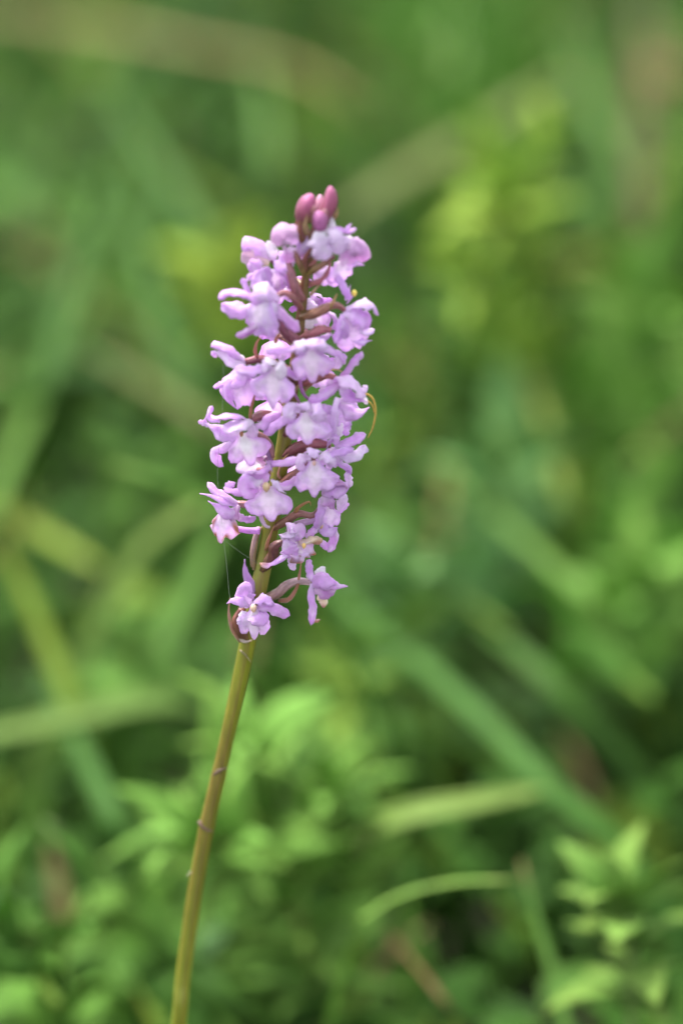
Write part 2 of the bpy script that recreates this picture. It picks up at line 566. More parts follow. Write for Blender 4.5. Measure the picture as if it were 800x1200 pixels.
def herb_stuff():
    """low sprigs: a thin stalk with small oval leaves up its length"""
    rs = np.random.RandomState(11)
    x, y = scatter(rs, 5000, 3800)
    k = keep_mask(x, y); x, y = x[k], y[k]
    Vs, Fs, Cs = [], [], []
    off = 0
    tt = np.array([0, 0.2, 0.5, 0.8, 1.0]); ww = np.array([0.15, 0.75, 1.0, 0.62, 0.05])
    for i in range(len(x)):
        H = float(hlimit(np.array(x[i]), np.array(y[i]))) * rs.uniform(0.35, 0.98)
        if x[i] ** 2 + y[i] ** 2 < 0.02 ** 2: continue
        az0 = rs.uniform(0, 6.28); la = rs.uniform(0, 0.3)
        top = np.array([x[i] + math.cos(az0) * la * H, y[i] + math.sin(az0) * la * H, H])
        root = np.array([x[i], y[i], -0.003])
        k = rs.uniform()
        base_c = [G_DARK * 0.4 + G_MID * 0.6, G_MID, G_MID * 0.5 + G_LIGHT * 0.5, G_LIGHT * .6 + G_BLUE * .4, G_LIGHT, G_YEL * 0.6 + G_LIGHT * 0.4, G_BLUE][int(rs.choice(7, p=[.15, .2, .2, .13, .15, .07, .1]))] * rs.uniform(0.8, 1.15)
        # stalk
        sxv = np.array([0.0005, 0, 0])
        Vs.append(np.array([root - sxv, root + sxv, top + sxv * .6, top - sxv * .6])); Fs.append(np.array([[0, 1, 2, 3]]) + off); off += 4
        Cs.append(np.tile(base_c * 1.1, (4, 1)))
        nl = rs.randint(6, 12)
        size = rs.uniform(0.008, 0.021)
        for j in range(nl):
            f = 0.25 + 0.75 * (j + 0.5) / nl
            p = root + (top - root) * f
            az = az0 + j * 2.4 + rs.uniform(-.4, .4)
            el = rs.uniform(-0.25, 0.9)
            L_ = size * rs.uniform(0.75, 1.25); w = L_ * rs.uniform(0.2, 0.36)
            d = np.array([math.cos(az) * math.cos(el), math.sin(az) * math.cos(el), math.sin(el)])
            s = np.array([-math.sin(az), math.cos(az), rs.uniform(-.4, .4)]); s /= np.linalg.norm(s)
            nrm = np.cross(d, s); 
            if nrm[2] < 0: nrm = -nrm
            c = p[None, :] + d[None, :] * (tt * L_)[:, None] - np.array([0, 0, 1])[None, :] * (0.35 * L_ * tt ** 2)[:, None]
            a = c - s[None, :] * (ww * w)[:, None] + nrm[None, :] * (0.25 * ww * w)[:, None]
            b = c + s[None, :] * (ww * w)[:, None] + nrm[None, :] * (0.25 * ww * w)[:, None]
            Vs.append(np.stack([a, c, b], 1).reshape(-1, 3))
            fl = []
            for q in range(4):
                e = q * 3
                fl += [[e, e + 1, e + 4, e + 3], [e + 1, e + 2, e + 5, e + 4]]
            Fs.append(np.array(fl) + off); off += 15
            Cs.append(np.tile(base_c * rs.uniform(0.85, 1.2), (15, 1)))
    build_stuff('low_herbs', np.concatenate(Vs), np.concatenate(Fs), np.concatenate(Cs), M_HERB, 'low small-leaved green herbs crowding the ground of the meadow', 'ground cover')
herb_stuff()

# ------------------------------------------------------------------ single grass blades that can be told apart
DG = (0.07, 0.16, 0.028); MG = (0.052, 0.138, 0.020); LG = (0.105, 0.225, 0.035); PG = (0.22, 0.33, 0.08)
YG = (0.21, 0.29, 0.035); TN = (0.38, 0.28, 0.13); RB = (0.22, 0.09, 0.035); OL = (0.15, 0.18, 0.05)

def pts_up(p, margin=0.012):
    x, y, D = p
    while D > 0.62:
        q = W(x, y, D)
        if q.z > float(hlimit(np.array(q.x), np.array(q.y))) + margin: break
        D -= 0.01
    return W(x, y, D)

def blade(name, label, cat, pts, width, c0, c1=None, tipc=None, root_first=True, N=(0.1, 0.6, 0.8), group=None, ext=0.03):
    SEED[0] += 1
    c1 = c1 or c0
    P0 = [pts_up(p) if i else W(*p) for i, p in enumerate(pts)]
    # carry the blade on down to the soil from its rooted end
    r = P0[0]; dirn = (P0[0] - P0[1]); dirn.z = 0
    dirn = dirn.normalized() if dirn.length > 1e-6 else Vector((0, 0, 0))
    low = []
    if r.z > 0.01:
        g = r + dirn * ext; g.z = -0.004
        m = r + dirn * ext * 0.75; m.z = r.z * 0.5
        low = [g, m]
    P = spline(low + P0, 30)
    n = len(P)
    width = width * (0.68 if pts[-1][2] < 0.92 else 0.5)
    ws = [width * 0.5 * (0.75 + 0.25 * sm(0, .3, i / (n - 1))) * math.sqrt(max(0.0, 1 - max(0, (i / (n - 1) - 0.45) / 0.55) ** 2.4)) + 0.00015 for i in range(n)]
    v, f, uv = strap_geo(P, ws, vdir(N), 0.15, 0.0005, 7, 0.02, 0, SEED[0], keel=0.35)
    cols = []
    for (u, t, s) in uv:
        c = lerp(c0, c1, t)
        if tipc: c = lerp(c, tipc, sm(0.93, 1.0, t))
        c = lerp(c, tuple(x * 1.35 for x in c), math.exp(-(u * 7) ** 2) * 0.5)
        cols.append(c)
    o = make_obj(name, v, f, cols, M_GRASS, None, P[0])
    return tag(o, label, cat, group)

B = blade
B('withered_reed', 'broad dry tan blade arching over the meadow behind the orchid tip', 'grass blade',
  [(-220, -20, 1.22), (-60, 10, 1.2), (100, 30, 1.18), (230, 55, 1.17), (340, 78, 1.17), (425, 128, 1.18)], 0.010, (.26, .27, .10), (0.30, 0.22, 0.09))
B('grass_blade', 'dull olive blade slanting up and away behind the orchid tip', 'grass blade',
  [(330, 330, 1.05), (420, 240, 1.06), (540, 165, 1.08), (660, 90, 1.1)], 0.012, OL, (0.24, 0.27, 0.10))
B('withered_reed', 'short tan dry blade beside the tall yellow-green leafy stalk', 'grass blade',
  [(880, 440, .95), (810, 480, .95), (735, 540, .95)], 0.010, TN, (0.30, 0.24, 0.09))
B('grass_blade', 'tall soft green blade rising left of the spike', 'grass blade',
  [(-10, 620, .98), (40, 480, .99), (85, 330, 1.0), (130, 180, 1.02)], 0.012, MG, MG)
B('grass_blade', 'long green blade crossing behind the tall soft green blade', 'grass blade',
  [(290, 640, .95), (230, 480, 1.0), (170, 320, 1.03), (150, 170, 1.05)], 0.010, MG, MG)
B('grass_blade', 'olive blade lying slanted behind the middle florets', 'grass blade',
  [(330, 560, .93), (255, 505, .93), (180, 455, .94), (95, 405, .95)], 0.010, OL, OL)
B('grass_blade', 'light green blade with a blunt pale tip pointing away from the spike', 'grass blade',
  [(370, 690, .74), (310, 625, .73), (235, 582, .725), (180, 560, .72), (130, 543, .72)], 0.0065, MG, LG, PG)
B('grass_blade', 'pale short blade crossing the blunt-tipped light green one', 'grass blade',
  [(110, 740, .78), (165, 645, .78), (205, 612, .78), (250, 585, .79)], 0.007, LG, PG)
B('grass_blade', 'yellow-green blade leaning over a dark gap in the grass', 'grass blade',
  [(-120, 560, .86), (-20, 590, .85), (60, 632, .85), (125, 670, .85)], 0.009, YG, YG)
B('grass_blade', 'upright yellow-green blade beside the pale horizontal blade', 'grass blade',
  [(125, 960, .78), (95, 860, .77), (50, 740, .77), (0, 630, .78)], 0.008, LG, YG)
B('grass_blade', 'pale green blade lying nearly level behind the lower stem', 'grass blade',
  [(250, 850, .80), (195, 822, .79), (110, 836, .77), (-60, 872, .75)], 0.009, MG, PG, ext=0.02)
B('grass_blade', 'narrow blade with a whitish tip low beside the stem', 'grass blade',
  [(240, 1160, .71), (170, 1080, .71), (110, 1018, .705), (50, 960, .70)], 0.0038, MG, LG, (0.35, 0.42, 0.2))
B('grass_blade', 'wide mid-green blade slanting down behind the lower florets', 'grass blade',
  [(740, 1010, .72), (640, 920, .73), (540, 820, .76), (450, 745, .79), (380, 680, .82)], 0.0085, MG, (.075, .18, .028))
B('grass_blade', 'second wide green blade running beside the wide mid-green one', 'grass blade',
  [(760, 920, .78), (660, 815, .78), (560, 725, .80), (450, 620, .84)], 0.0085, MG, MG)
B('grass_blade', 'pale bent blade arching above the thin curved one', 'grass blade',
  [(360, 1030, .72), (410, 985, .71), (480, 955, .70), (560, 940, .70), (640, 925, .71)], 0.0095, LG, PG)
B('grass_blade', 'thin curved blade ending in a blunt tip near a dark gap', 'grass blade',
  [(418, 1092, .654), (440, 1068, .652), (470, 1050, .65), (530, 1035, .647), (604, 1031, .645)], 0.0036, LG, (0.20, 0.33, 0.06), (0.30, 0.36, 0.1), N=(0, 1, .4), ext=0.012)
B('grass_blade', 'narrow upright blade whose tip meets the thin curved blade', 'grass blade',
  [(668, 1230, .66), (650, 1150, .665), (630, 1085, .668), (610, 1008, .67)], 0.0040, LG, (0.17, 0.33, 0.07), TN)
B('dry_grass_stalk', 'reddish-brown dry stalk lying under the thin curved blade', 'dry stalk',
  [(560, 1230, .72), (525, 1180, .72), (490, 1135, .725), (455, 1095, .73)], 0.0026, (.10, .065, .02), (0.13, 0.08, 0.03))

B('withered_reed', 'dark brownish withered stalk standing beside the faded pinkish flower head', 'dry stalk',
  [(752, 420, 1.2), (750, 300, 1.21), (748, 150, 1.23), (752, -40, 1.25)], 0.012, (.08, .07, .025), (.10, .08, .03))
B('grass_blade', 'light blade slanting down towards the hooded left florets', 'grass blade',
  [(330, 420, 1.1), (260, 310, 1.12), (190, 200, 1.14), (130, 110, 1.16)], 0.012, MG, MG)
B('grass_blade', 'pale upright blade under the broad dry tan one', 'grass blade',
  [(330, 330, 1.15), (318, 220, 1.16), (312, 130, 1.17), (300, 60, 1.18)], 0.010, MG, LG)
B('grass_blade', 'pale blade standing up far behind the right florets', 'grass blade',
  [(545, 250, 1.25), (535, 130, 1.26), (530, 50, 1.27), (520, -30, 1.28)], 0.012, OL, LG)
B('grass_blade', 'bright blade leaning beside the lowest left floret', 'grass blade',
  [(120, 900, .82), (175, 780, .83), (225, 690, .84), (262, 600, .86)], 0.009, MG, LG)
B('grass_blade', 'dim green blade leaning beneath the pale level blade', 'grass blade',
  [(170, 1080, .76), (140, 980, .77), (95, 880, .78), (40, 780, .80)], 0.008, MG, MG)
B('grass_blade', 'long light blade leaning over the yellow-green blade by the dark gap', 'grass blade',
  [(-90, 780, .95), (-30, 640, .96), (30, 500, .98), (110, 350, 1.0)], 0.010, LG, LG)
B('grass_blade', 'bright green blade sweeping past the bluish-green plant', 'grass blade',
  [(820, 860, .95), (720, 740, .96), (620, 640, .97), (500, 540, 1.0)], 0.010, LG, LG)
B('grass_blade', 'pale yellowish blade by the tall leafy stalk', 'grass blade',
  [(690, 690, .93), (665, 600, .93), (640, 500, .93), (625, 400, .94)], 0.008, YG, PG)
B('grass_blade', 'soft light blade leaning over the back plant', 'grass blade',
  [(800, 330, 1.15), (740, 220, 1.17), (690, 120, 1.2), (660, 20, 1.22)], 0.012, MG, LG)

# ------------------------------------------------------------------ leafy plants behind
def leaf_mesh(seed, c0, c1, wide):
    n, nu = 9, 5
    rr = random.Random(seed)
    bend = rr.uniform(0.1, 0.4)
    P = [Vector((0, t, -bend * t * t + 0.08 * math.sin(t * 3))) for t in [i / (n - 1) for i in range(n)]]
    ws = [wide * 0.5 * max(0.06, math.sin(math.pi * min(1, 0.06 + 0.94 * (i / (n - 1)) ** 0.85)) ** 0.8) for i in range(n)]
    v, f, uv = strap_geo(P, ws, Vector((0, 0, 1)), 0.25, 0.02, nu, 0.06, 0, seed, keel=0.3)
    cols = []
    for (u, t, s) in uv:
        c = lerp(c0, c1, t)
        c = lerp(c, tuple(x * 1.4 for x in c), math.exp(-(u * 6) ** 2) * 0.5)
        cols.append(c)
    me = bpy.data.meshes.new('leaf')
    me.from_pydata([tuple(q) for q in v], [], f)
    a = me.color_attributes.new('Col', 'FLOAT_COLOR', 'POINT')
    arr = np.ones((len(v), 4), dtype=np.float32); arr[:, :3] = np.array(cols)
    a.data.foreach_set('color', arr.ravel())
    me.polygons.foreach_set('use_smooth', [True] * len(me.polygons))
    me.materials.append(M_HERB)
    return me

def plant(name, label, stems, leaf_len, wide, c0, c1, nleaf, seed, whorl=1, t0=0.15, rise=(0.2, 0.9), stemc=None, top_boost=1.0, extra=()):
    """stems: lists of (px, py, D) from low to high; leaves are child objects sharing three meshes"""
    rr = random.Random(seed)
    Ps = [[W(*p) if (si == 0 and i < len(st) // 2) else pts_up(p) for i, p in enumerate(st)] for si, st in enumerate(stems)]
    main = Ps[0]
    root = Vector((main[0].x, main[0].y, 0))
    e = empty(name, root)
    tag(e, label, 'plant')
    meshes = [leaf_mesh(seed * 5 + q, lerp(c0, c1, q * 0.2), c1, wide) for q in range(4)]
    def add_leaf(p, d, up, L_):
        d = d.normalized()
        s = d.cross(up).normalized(); nn = s.cross(d).normalized()
        lf = bpy.data.objects.new('leaf', rr.choice(meshes))
        C.objects.link(lf)
        lf.parent = e
        R = Matrix((s, d, nn)).transposed().to_4x4()
        lf.matrix_local = Matrix.Translation(p - root) @ R @ Matrix.Scale(L_, 4)
    for si, P0 in enumerate(Ps):
        pts = P0
        if si == 0 or P0[0].z < 0.05:
            g = Vector((P0[0].x, P0[0].y + 0.004, -0.004))
            if P0[0].z > 0.015: pts = [g] + P0
        P = spline(pts, 24)
        v, f, uv = tube_geo(P, [0.0014 - 0.0008 * i / 23 for i in range(24)], 7)
        sc0 = stemc or lerp(c0, YG, 0.4)
        make_obj('stem', v, f, [sc0] * len(v), M_HERB, e, P[0])
        nl = nleaf if si == 0 else max(4, int(nleaf * 0.6))
        az = rr.uniform(0, 6.28)
        for j in range(nl):
            t = t0 + (1 - t0) * (j + 0.5) / nl
            i = min(22, int(t * 23)); p = P[i].lerp(P[i + 1], t * 23 - i)
            T = (P[i + 1] - P[i]).normalized()
            az += 2.4 if whorl == 1 else math.pi / whorl * 0.9
            sd1 = T.orthogonal().normalized(); sd2 = T.cross(sd1)
            for q in range(whorl):
                a = az + q * 2 * math.pi / whorl
                el = rr.uniform(*rise) + 0.5 * sm(0.8, 1, t)
                d = (sd1 * math.cos(a) + sd2 * math.sin(a)) * math.cos(el) + T * math.sin(el)
                add_leaf(p, d, T + Vector((rr.uniform(-.3, .3), rr.uniform(-.3, .3), 0.2)), leaf_len * rr.uniform(0.75, 1.2) * (1 + (top_boost - 1) * t))
    for (a, b, L_) in extra:
        pa, pb = W(*a), W(*b)
        add_leaf(pa, pb - pa, Vector((0, -0.5, 1)), (pb - pa).length)
    return e

LIME = (0.20, 0.36, 0.055); LEAF = (0.12, 0.26, 0.042); BLU = (0.10, 0.21, 0.05); YEL = (0.32, 0.45, 0.05)
plant('leafy_plant', 'tall yellow-green leafy stalk standing far behind the spike',
      [[(720, 800, .90), (690, 690, .90), (655, 540, .90), (622, 420, .90), (608, 320, .90), (612, 240, .90), (632, 160, .90)],
       [(640, 500, .90), (600, 400, .90), (560, 340, .90), (535, 300, .9)],
       [(612, 300, .90), (588, 250, .89), (580, 215, .89)]],
      0.023, 0.36, YEL, (.26, .42, .06), 34, 21, t0=0.3, rise=(0.3, 1.0), stemc=(0.28, 0.34, 0.08))
plant('leafy_plant', 'bright lime leafy sprig right behind the bare lower stem',
      [[(385, 1300, .715), (368, 1160, .715), (345, 1060, .715), (315, 960, .72), (290, 870, .71)],
       [(345, 1060, .715), (375, 990, .715), (385, 930, .715)],
       [(330, 1010, .715), (280, 1000, .695), (235, 980, .69)]],
      0.023, 0.26, (.15, .30, .045), (0.20, 0.38, 0.07), 30, 5, whorl=2, t0=0.2, rise=(0.3, 1.0), stemc=(0.30, 0.36, 0.10),
      extra=[((255, 900, .71), (245, 815, .71), 1), ((400, 1060, .715), (470, 970, .715), 1), ((250, 1010, .69), (190, 955, .69), 1)])
plant('leafy_plant', 'pale green sprig with a leafy crown beside the narrow upright blade',
      [[(742, 1320, .655), (738, 1180, .655), (736, 1090, .655), (728, 1050, .655)]],
      0.021, 0.46, LEAF, (0.17, 0.29, 0.055), 7, 9, whorl=2, t0=0.7, rise=(-0.1, 0.6), stemc=(0.26, 0.34, 0.11),
      extra=[((722, 1062, .655), (662, 985, .655), 1), ((728, 1060, .655), (800, 1030, .65), 1), ((722, 1062, .655), (720, 1010, .645), 1), ((735, 1085, .655), (690, 1075, .645), 1)])
plant('leafy_plant', 'soft green bushy plant in front of the tan dry blade',
      [[(790, 640, .98), (780, 500, .98), (760, 400, .98), (745, 300, .98)],
       [(785, 560, .98), (720, 470, .98), (690, 420, .98)]],
      0.026, 0.42, (.14, .29, .05), (.17, .33, .06), 30, 31, whorl=1, t0=0.2)
plant('leafy_plant', 'bluish-green plant between the leafy stalk and the lower florets',
      [[(600, 800, .92), (590, 690, .92), (585, 590, .92), (590, 500, .92)],
       [(595, 740, .92), (520, 690, .92), (480, 670, .92)]],
      0.024, 0.45, BLU, (0.14, 0.29, 0.09), 18, 41, t0=0.2)
plant('leafy_plant', 'fresh green plant below the soft green bushy one',
      [[(770, 920, .86), (765, 800, .86), (755, 690, .86), (750, 620, .87)],
       [(765, 820, .86), (700, 760, .86), (690, 700, .86)]],
      0.024, 0.40, (.14, .29, .05), (0.17, 0.34, 0.06), 28, 51, t0=0.2)
plant('leafy_plant', 'low yellowish sprig at the foot of the wide mid-green blade',
      [[(420, 960, .80), (415, 860, .80), (405, 790, .80), (400, 740, .8)]],
      0.017, 0.34, YG, LIME, 14, 61, t0=0.3)
plant('leafy_plant', 'yellow-green sprig left of the uppermost florets',
      [[(290, 480, 1.02), (275, 400, 1.02), (265, 330, 1.02), (258, 270, 1.02)]],
      0.022, 0.34, YG, YEL, 16, 71, t0=0.2)
plant('leafy_plant', 'light green plant at the back of the meadow',
      [[(500, 260, 1.2), (510, 160, 1.2), (500, 70, 1.2), (490, 0, 1.2)], [(505, 180, 1.2), (570, 100, 1.2), (610, 40, 1.2)]],
      0.032, 0.36, LEAF, LEAF, 18, 81, t0=0.1)
plant('leafy_plant', 'grey-green low plant left of the bare lower stem',
      [[(60, 1260, .68), (70, 1160, .68), (80, 1090, .68), (110, 1050, .68)],
       [(70, 1180, .68), (20, 1110, .68), (0, 1060, .68)]],
      0.020, 0.42, MG, LEAF, 14, 91, t0=0.2)

# faded pink clover-like head at the back
def clover():
    top = W(787, 82, 1.25)
    e = empty('faded_flower_head', (top.x, top.y, 0))
    tag(e, 'small faded pinkish flower head far behind the orchid', 'flower')
    root = Vector((top.x, top.y, 0))
    P = spline([Vector((top.x, top.y, -0.004)), Vector((top.x + .006, top.y, top.z * .5)), top], 10)
    v, f, uv = tube_geo(P, [0.0012] * 10, 6)
    make_obj('stem', v, f, [MG] * len(v), M_HERB, e, P[0])
    v0, f0 = [], []
    cols = []
    rr = random.Random(2)
    for i in range(70):
        z = 1 - 2 * (i + .5) / 70; a = i * 2.4
        d = Vector((math.sqrt(1 - z * z) * math.cos(a), math.sqrt(1 - z * z) * math.sin(a), z))
        s = d.orthogonal().normalized(); q = d.cross(s)
        b = top + d * 0.002; t = top + d * 0.012 * rr.uniform(.8, 1.1) + Vector((0, 0, .002))
        k = len(v0)
        m = b.lerp(t, .6)
        v0 += [b, m + s * .0011, t, m - s * .0011, m + q * .0008]
        f0 += [(k, k + 1, k + 4), (k + 1, k + 2, k + 4), (k + 2, k + 3, k + 4), (k + 3, k, k + 4)]
        cols += [(0.55, 0.25, 0.2)] * 5
    make_obj('petal_cluster', v0, f0, cols, M_DRY, e, top)
clover()

# ------------------------------------------------------------------ THE ORCHID
AX = [(209, 1206), (214, 1150), (222, 1090), (231, 1030), (242, 970), (257, 905), (267, 860), (277, 815), (289, 757), (302, 695), (313, 640), (322, 585),
      (331, 530), (339, 475), (347, 420), (353, 365), (359, 320), (365, 285), (371, 258)]
def ax(y):
    for (x0, y0), (x1, y1) in zip(AX, AX[1:]):
        if y0 >= y >= y1:
            return x0 + (x1 - x0) * (y0 - y) / (y0 - y1)
    return AX[-1][0]

base_low = O((205, 1240, 0))
foot = Vector((base_low.x - 0.012, base_low.y + 0.008, 0))
orchid = empty('orchid', foot)
tag(orchid, 'slender orchid with a dense spike of lilac-pink florets on a leaning brownish stem', 'orchid')

def build_stem():
    pts = [Vector((foot.x, foot.y, -0.01)), foot + Vector((0.001, 0, 0.03)), foot.lerp(base_low, 0.6)] + [O((x, y, 0)) for x, y in AX]
    n = 110
    P = spline(pts, n)
    R, cols = [], []
    ys = []
    for p in P:
        rel = p - CAM
        D = rel.dot(FWD)
        ys.append(600 - rel.dot(UP) / (0.0003 * D))
    for y in ys:
        if y > 900: r = 9.0
        elif y > 740: r = 8.4 + 1.4 * sm(900, 750, y)
        elif y > 600: r = 9.8 - 0.4 * sm(740, 600, y)
        else: r = 9.4 - 4.6 * sm(600, 290, y)
        if y < 290: r = 4.8 - 2.2 * sm(290, 258, y)
        # faint swellings at the old leaf scars
        r += 0.9 * math.exp(-((y - 905) / 7) ** 2) + 0.9 * math.exp(-((y - 968) / 8) ** 2)
        R.append(r * PX)
    sides = 20
    v, f, uv = tube_geo(P, R, sides, 0.035, 1.2, ribs=5)
    for (a, t) in uv:
        i = int(round(t * (n - 1))); y = ys[i]
        c = (0.22, 0.23, 0.016)
        c = lerp(c, (0.165, 0.115, 0.016), 0.8 * sm(1150, 950, y) * sm(780, 900, y) + 0.5 * sm(800, 680, y))
        c = lerp(c, (0.24, 0.23, 0.06), 0.5 * math.exp(-((y - 665) / 30) ** 2))
        c = lerp(c, (0.17, 0.065, 0.04), 0.95 * sm(560, 400, y))
        c = lerp(c, (0.12, 0.17, 0.015), 0.35 * (0.5 + 0.5 * math.cos(a * 2 + y * 0.01)))
        c = lerp(c, (0.13, 0.055, 0.03), 0.4 * max(0, math.cos(5 * (a + 1.2 * t) + 1)) )
        cols.append(c)
    make_obj('stem', v, f, cols, M_STEM, orchid, P[0])
build_stem()

def scale_leaf(pts, w, c):
    return petal('scale_leaf', orchid, pts, w, N=(-0.3, 0, 1), phi=0.9, prof='bract', col=c, basec=c, tipc=lerp(c, (0.5, 0.4, 0.28), .3), n=8, nu=5)
scale_leaf([(250, 908, 7), (257, 903, 11), (266, 900, 9)], 7, (0.22, 0.16, 0.07))
scale_leaf([(233, 962, 5), (236, 968, 9), (243, 973, 11), (250, 974, 9)], 8, (0.20, 0.13, 0.06))
scale_leaf([(230, 1024, 4), (224, 1022, 4), (219, 1027, 4)], 4, (0.4, 0.36, 0.24))
scale_leaf([(281, 762, 9), (288, 768, 11), (294, 776, 11)], 3, (0.34, 0.29, 0.13))

def bud(pts, r, c0, c1):
    """closed bud: plump spindle with three faint seams"""
    P = spline([O(p) for p in pts], 12)
    prof = [0.8, 0.92, 0.98, 1.0, 1.02, 1.02, 1.0, 0.95, 0.87, 0.75, 0.55, 0.2]
    v, f, uv = tube_geo(P, [q * r * PX for q in prof], 24, 0.07, 0.5, ribs=3)
    cols = [lerp(lerp(c0, c1, t), (.26, .07, .12), 0.75 * max(0, math.cos(3 * (a + 0.5 * t) + math.pi)) ** 5 + 0.2 * noise.noise(Vector((a, t * 4, r)))) for a, t in uv]
    return make_obj('bud', v, f, cols, M_PETAL, orchid, P[0])

def bract(pts, w=7, c=TAN, tipc=None, parent=None, N=(0, 0.3, 1)):
    return petal('bract', parent or orchid, pts, w, N=N, phi=1.1, prof='bract', col=c, basec=lerp(c, OLIVE, 0.4), tipc=tipc or lerp(c, TAN, 0.5), ruffle=0.03, nu=7, n=12)

def flower(ov, r=(3.5, 6, 5.5, 3.5), c0=OLIVE, c1=ROSE):
    """the ovary is the floret's own mesh; sepals, petals, lip and spur hang on it"""
    return tube('flower', orchid, ov, [q * .86 for q in r], c0, c1, M_OVARY, n=18, sides=24, rib=0.10, twist=2.4, streak=(.13, .09, .03))

def sep(fl, pts, w, **k): return petal('lateral_sepal', fl, pts, w, **{**dict(phi=0.9, thick=1.2), **k})
def pet(fl, pts, w, **k): return petal('petal', fl, pts, w, **{**dict(phi=0.75, prof='hood'), **k})
def dor(fl, pts, w, **k): return petal('dorsal_sepal', fl, pts, w, **{**dict(phi=1.0, prof='hood'), **k})
def spur(fl, pts, r=2.6, c=(0.42, 0.20, 0.40)): return tube('spur', fl, pts, (r, r * .9, r * .8, r * .5), lerp(c, LILAC, .5), c, M_PETAL, n=14, sides=9)
def column(fl, p, r=3.4, c=CREAM):
    x, y, d = p
    return tube('column', fl, [(x, y - r * 1.3, d - 2), (x, y, d), (x, y + r * 1.2, d + 1)], (r * .5, r, r * .85, r * .25), c, lerp(c, (0.75, 0.45, 0.2), .5), M_PETAL, n=9, sides=10)

# ---- buds at the tip
bud([(374, 258, 4), (382, 249, 6), (387, 235, 6), (387, 218, 4)], 8.6, (0.34, 0.10, 0.14), (.50, .16, .33))
bud([(355, 258, 4), (357, 249, 8), (360, 239, 9), (365, 227, 7)], 10.4, (0.22, 0.08, 0.05), (0.62, 0.19, 0.40))
bract([(358, 284, 8), (353, 270, 13), (352, 252, 15)], 16, (0.30, 0.11, 0.06))
bract([(362, 276, 14), (358, 264, 19), (360, 250, 19)], 10, (.46, .29, .15))
bud([(372, 262, 0), (374, 244, -4), (375, 228, -6)], 6.0, (0.5, 0.2, 0.3), (0.75, 0.45, 0.6))
bud([(373, 250, 13), (375, 260, 19), (374, 272, 17)], 8.8, (0.55, 0.2, 0.45), (0.50, 0.17, 0.42))
bract([(370, 262, 8), (373, 252, 12), (380, 245, 12), (384, 250, 11)], 7, TAN)
bract([(386, 260, 6), (394, 252, 6), (396, 243, 4)], 6, (0.5, 0.34, 0.13))
bract([(356, 272, 9), (357, 261, 13), (361, 250, 13)], 8, (0.46, 0.28, 0.13))
bract([(352, 280, 3), (348, 262, 4), (351, 243, 3)], 7, (0.34, 0.12, 0.07))
bract([(362, 282, 10), (366, 270, 14), (368, 256, 14)], 9, (0.32, 0.15, 0.08))
bract([(368, 280, 4), (380, 266, 8), (386, 254, 8)], 9, (0.36, 0.17, 0.10))
bract([(357, 290, 6), (352, 276, 10), (354, 264, 10)], 8, (0.30, 0.13, 0.07))

bud([(378, 256, 8), (381, 250, 12), (382, 243, 12)], 5.0, (0.40, 0.24, 0.10), (.55, .25, .33))
bud([(366, 252, 12), (367, 246, 15), (369, 240, 14)], 4.6, (0.38, 0.22, 0.10), (.55, .24, .33))
bract([(392, 258, 6), (391, 248, 9), (387, 240, 9)], 7, (.44, .27, .12))
bract([(364, 262, 14), (365, 252, 17), (370, 246, 17)], 7, (.46, .30, .13))
# ---- top florets, half open
f = flower([(ax(300), 300, 2), (374, 290, 14), (384, 279, 16)], (2.5, 4, 3.5, 2.5))
dor(f, [(374, 270, 22), (376, 288, 30), (382, 305, 27)], 26, N=(-.2, .4, 1), col=PALE, basec=WHITE)
pet(f, [(386, 268, 20), (396, 280, 26), (398, 300, 22)], 20, N=(.4, .3, 1), col=PALE)
pet(f, [(386, 275, 6), (389, 262, 8), (390, 247, 6)], 13, N=(.3, 0, 1), prof='tri', col=WHITE, tipc=PALE)
sep(f, [(385, 268, 12), (398, 269, 12), (407, 271, 12), (417, 268, 10)], 6)
sep(f, [(404, 271, 12), (408, 266, 12), (411, 262, 11)], 5, prof='lance')
f = flower([(ax(322), 322, 2), (375, 312, 14), (392, 300, 14)], (2.5, 4.5, 4, 3))
dor(f, [(398, 281, 12), (414, 284, 17), (425, 296, 14), (424, 308, 9)], 25, N=(.45, .5, .9), phi=1.35, col=(0.66, 0.38, 0.68), basec=WHITE, tipc=(0.62, 0.30, 0.62))
pet(f, [(399, 290, 16), (409, 300, 18), (415, 309, 14)], 20, N=(.2, -.1, 1), phi=1.1, col=(0.66, 0.34, 0.66))
pet(f, [(408, 303, 6), (418, 309, 5), (426, 311, 3)], 9, N=(.2, .5, 1), prof='lance', col=LILAC)
lip(f, (396, 306, 6), (404, 332, 4), 34, N=(.5, -.1, 1), white=.5, lobes=.6)
sep(f, [(391, 314, 9), (398, 328, 12), (405, 340, 12), (409, 352, 10)], 9)
sep(f, [(405, 352, 9), (407, 342, 10), (410, 334, 9)], 7, prof='lance')
bract([(362, 332, 8), (374, 328, 13), (383, 318, 13), (388, 304, 9)], 13, (0.40, 0.13, 0.13), tipc=(.40, .14, .18), N=(-.2, .5, 1))
bract([(363, 346, 8), (370, 338, 12), (378, 331, 12)], 5, (0.5, 0.33, 0.2))
lip(f, (385, 312, 0), (378, 338, 0), 28, N=(-.1, -.2, 1), white=.3, lobes=.5)

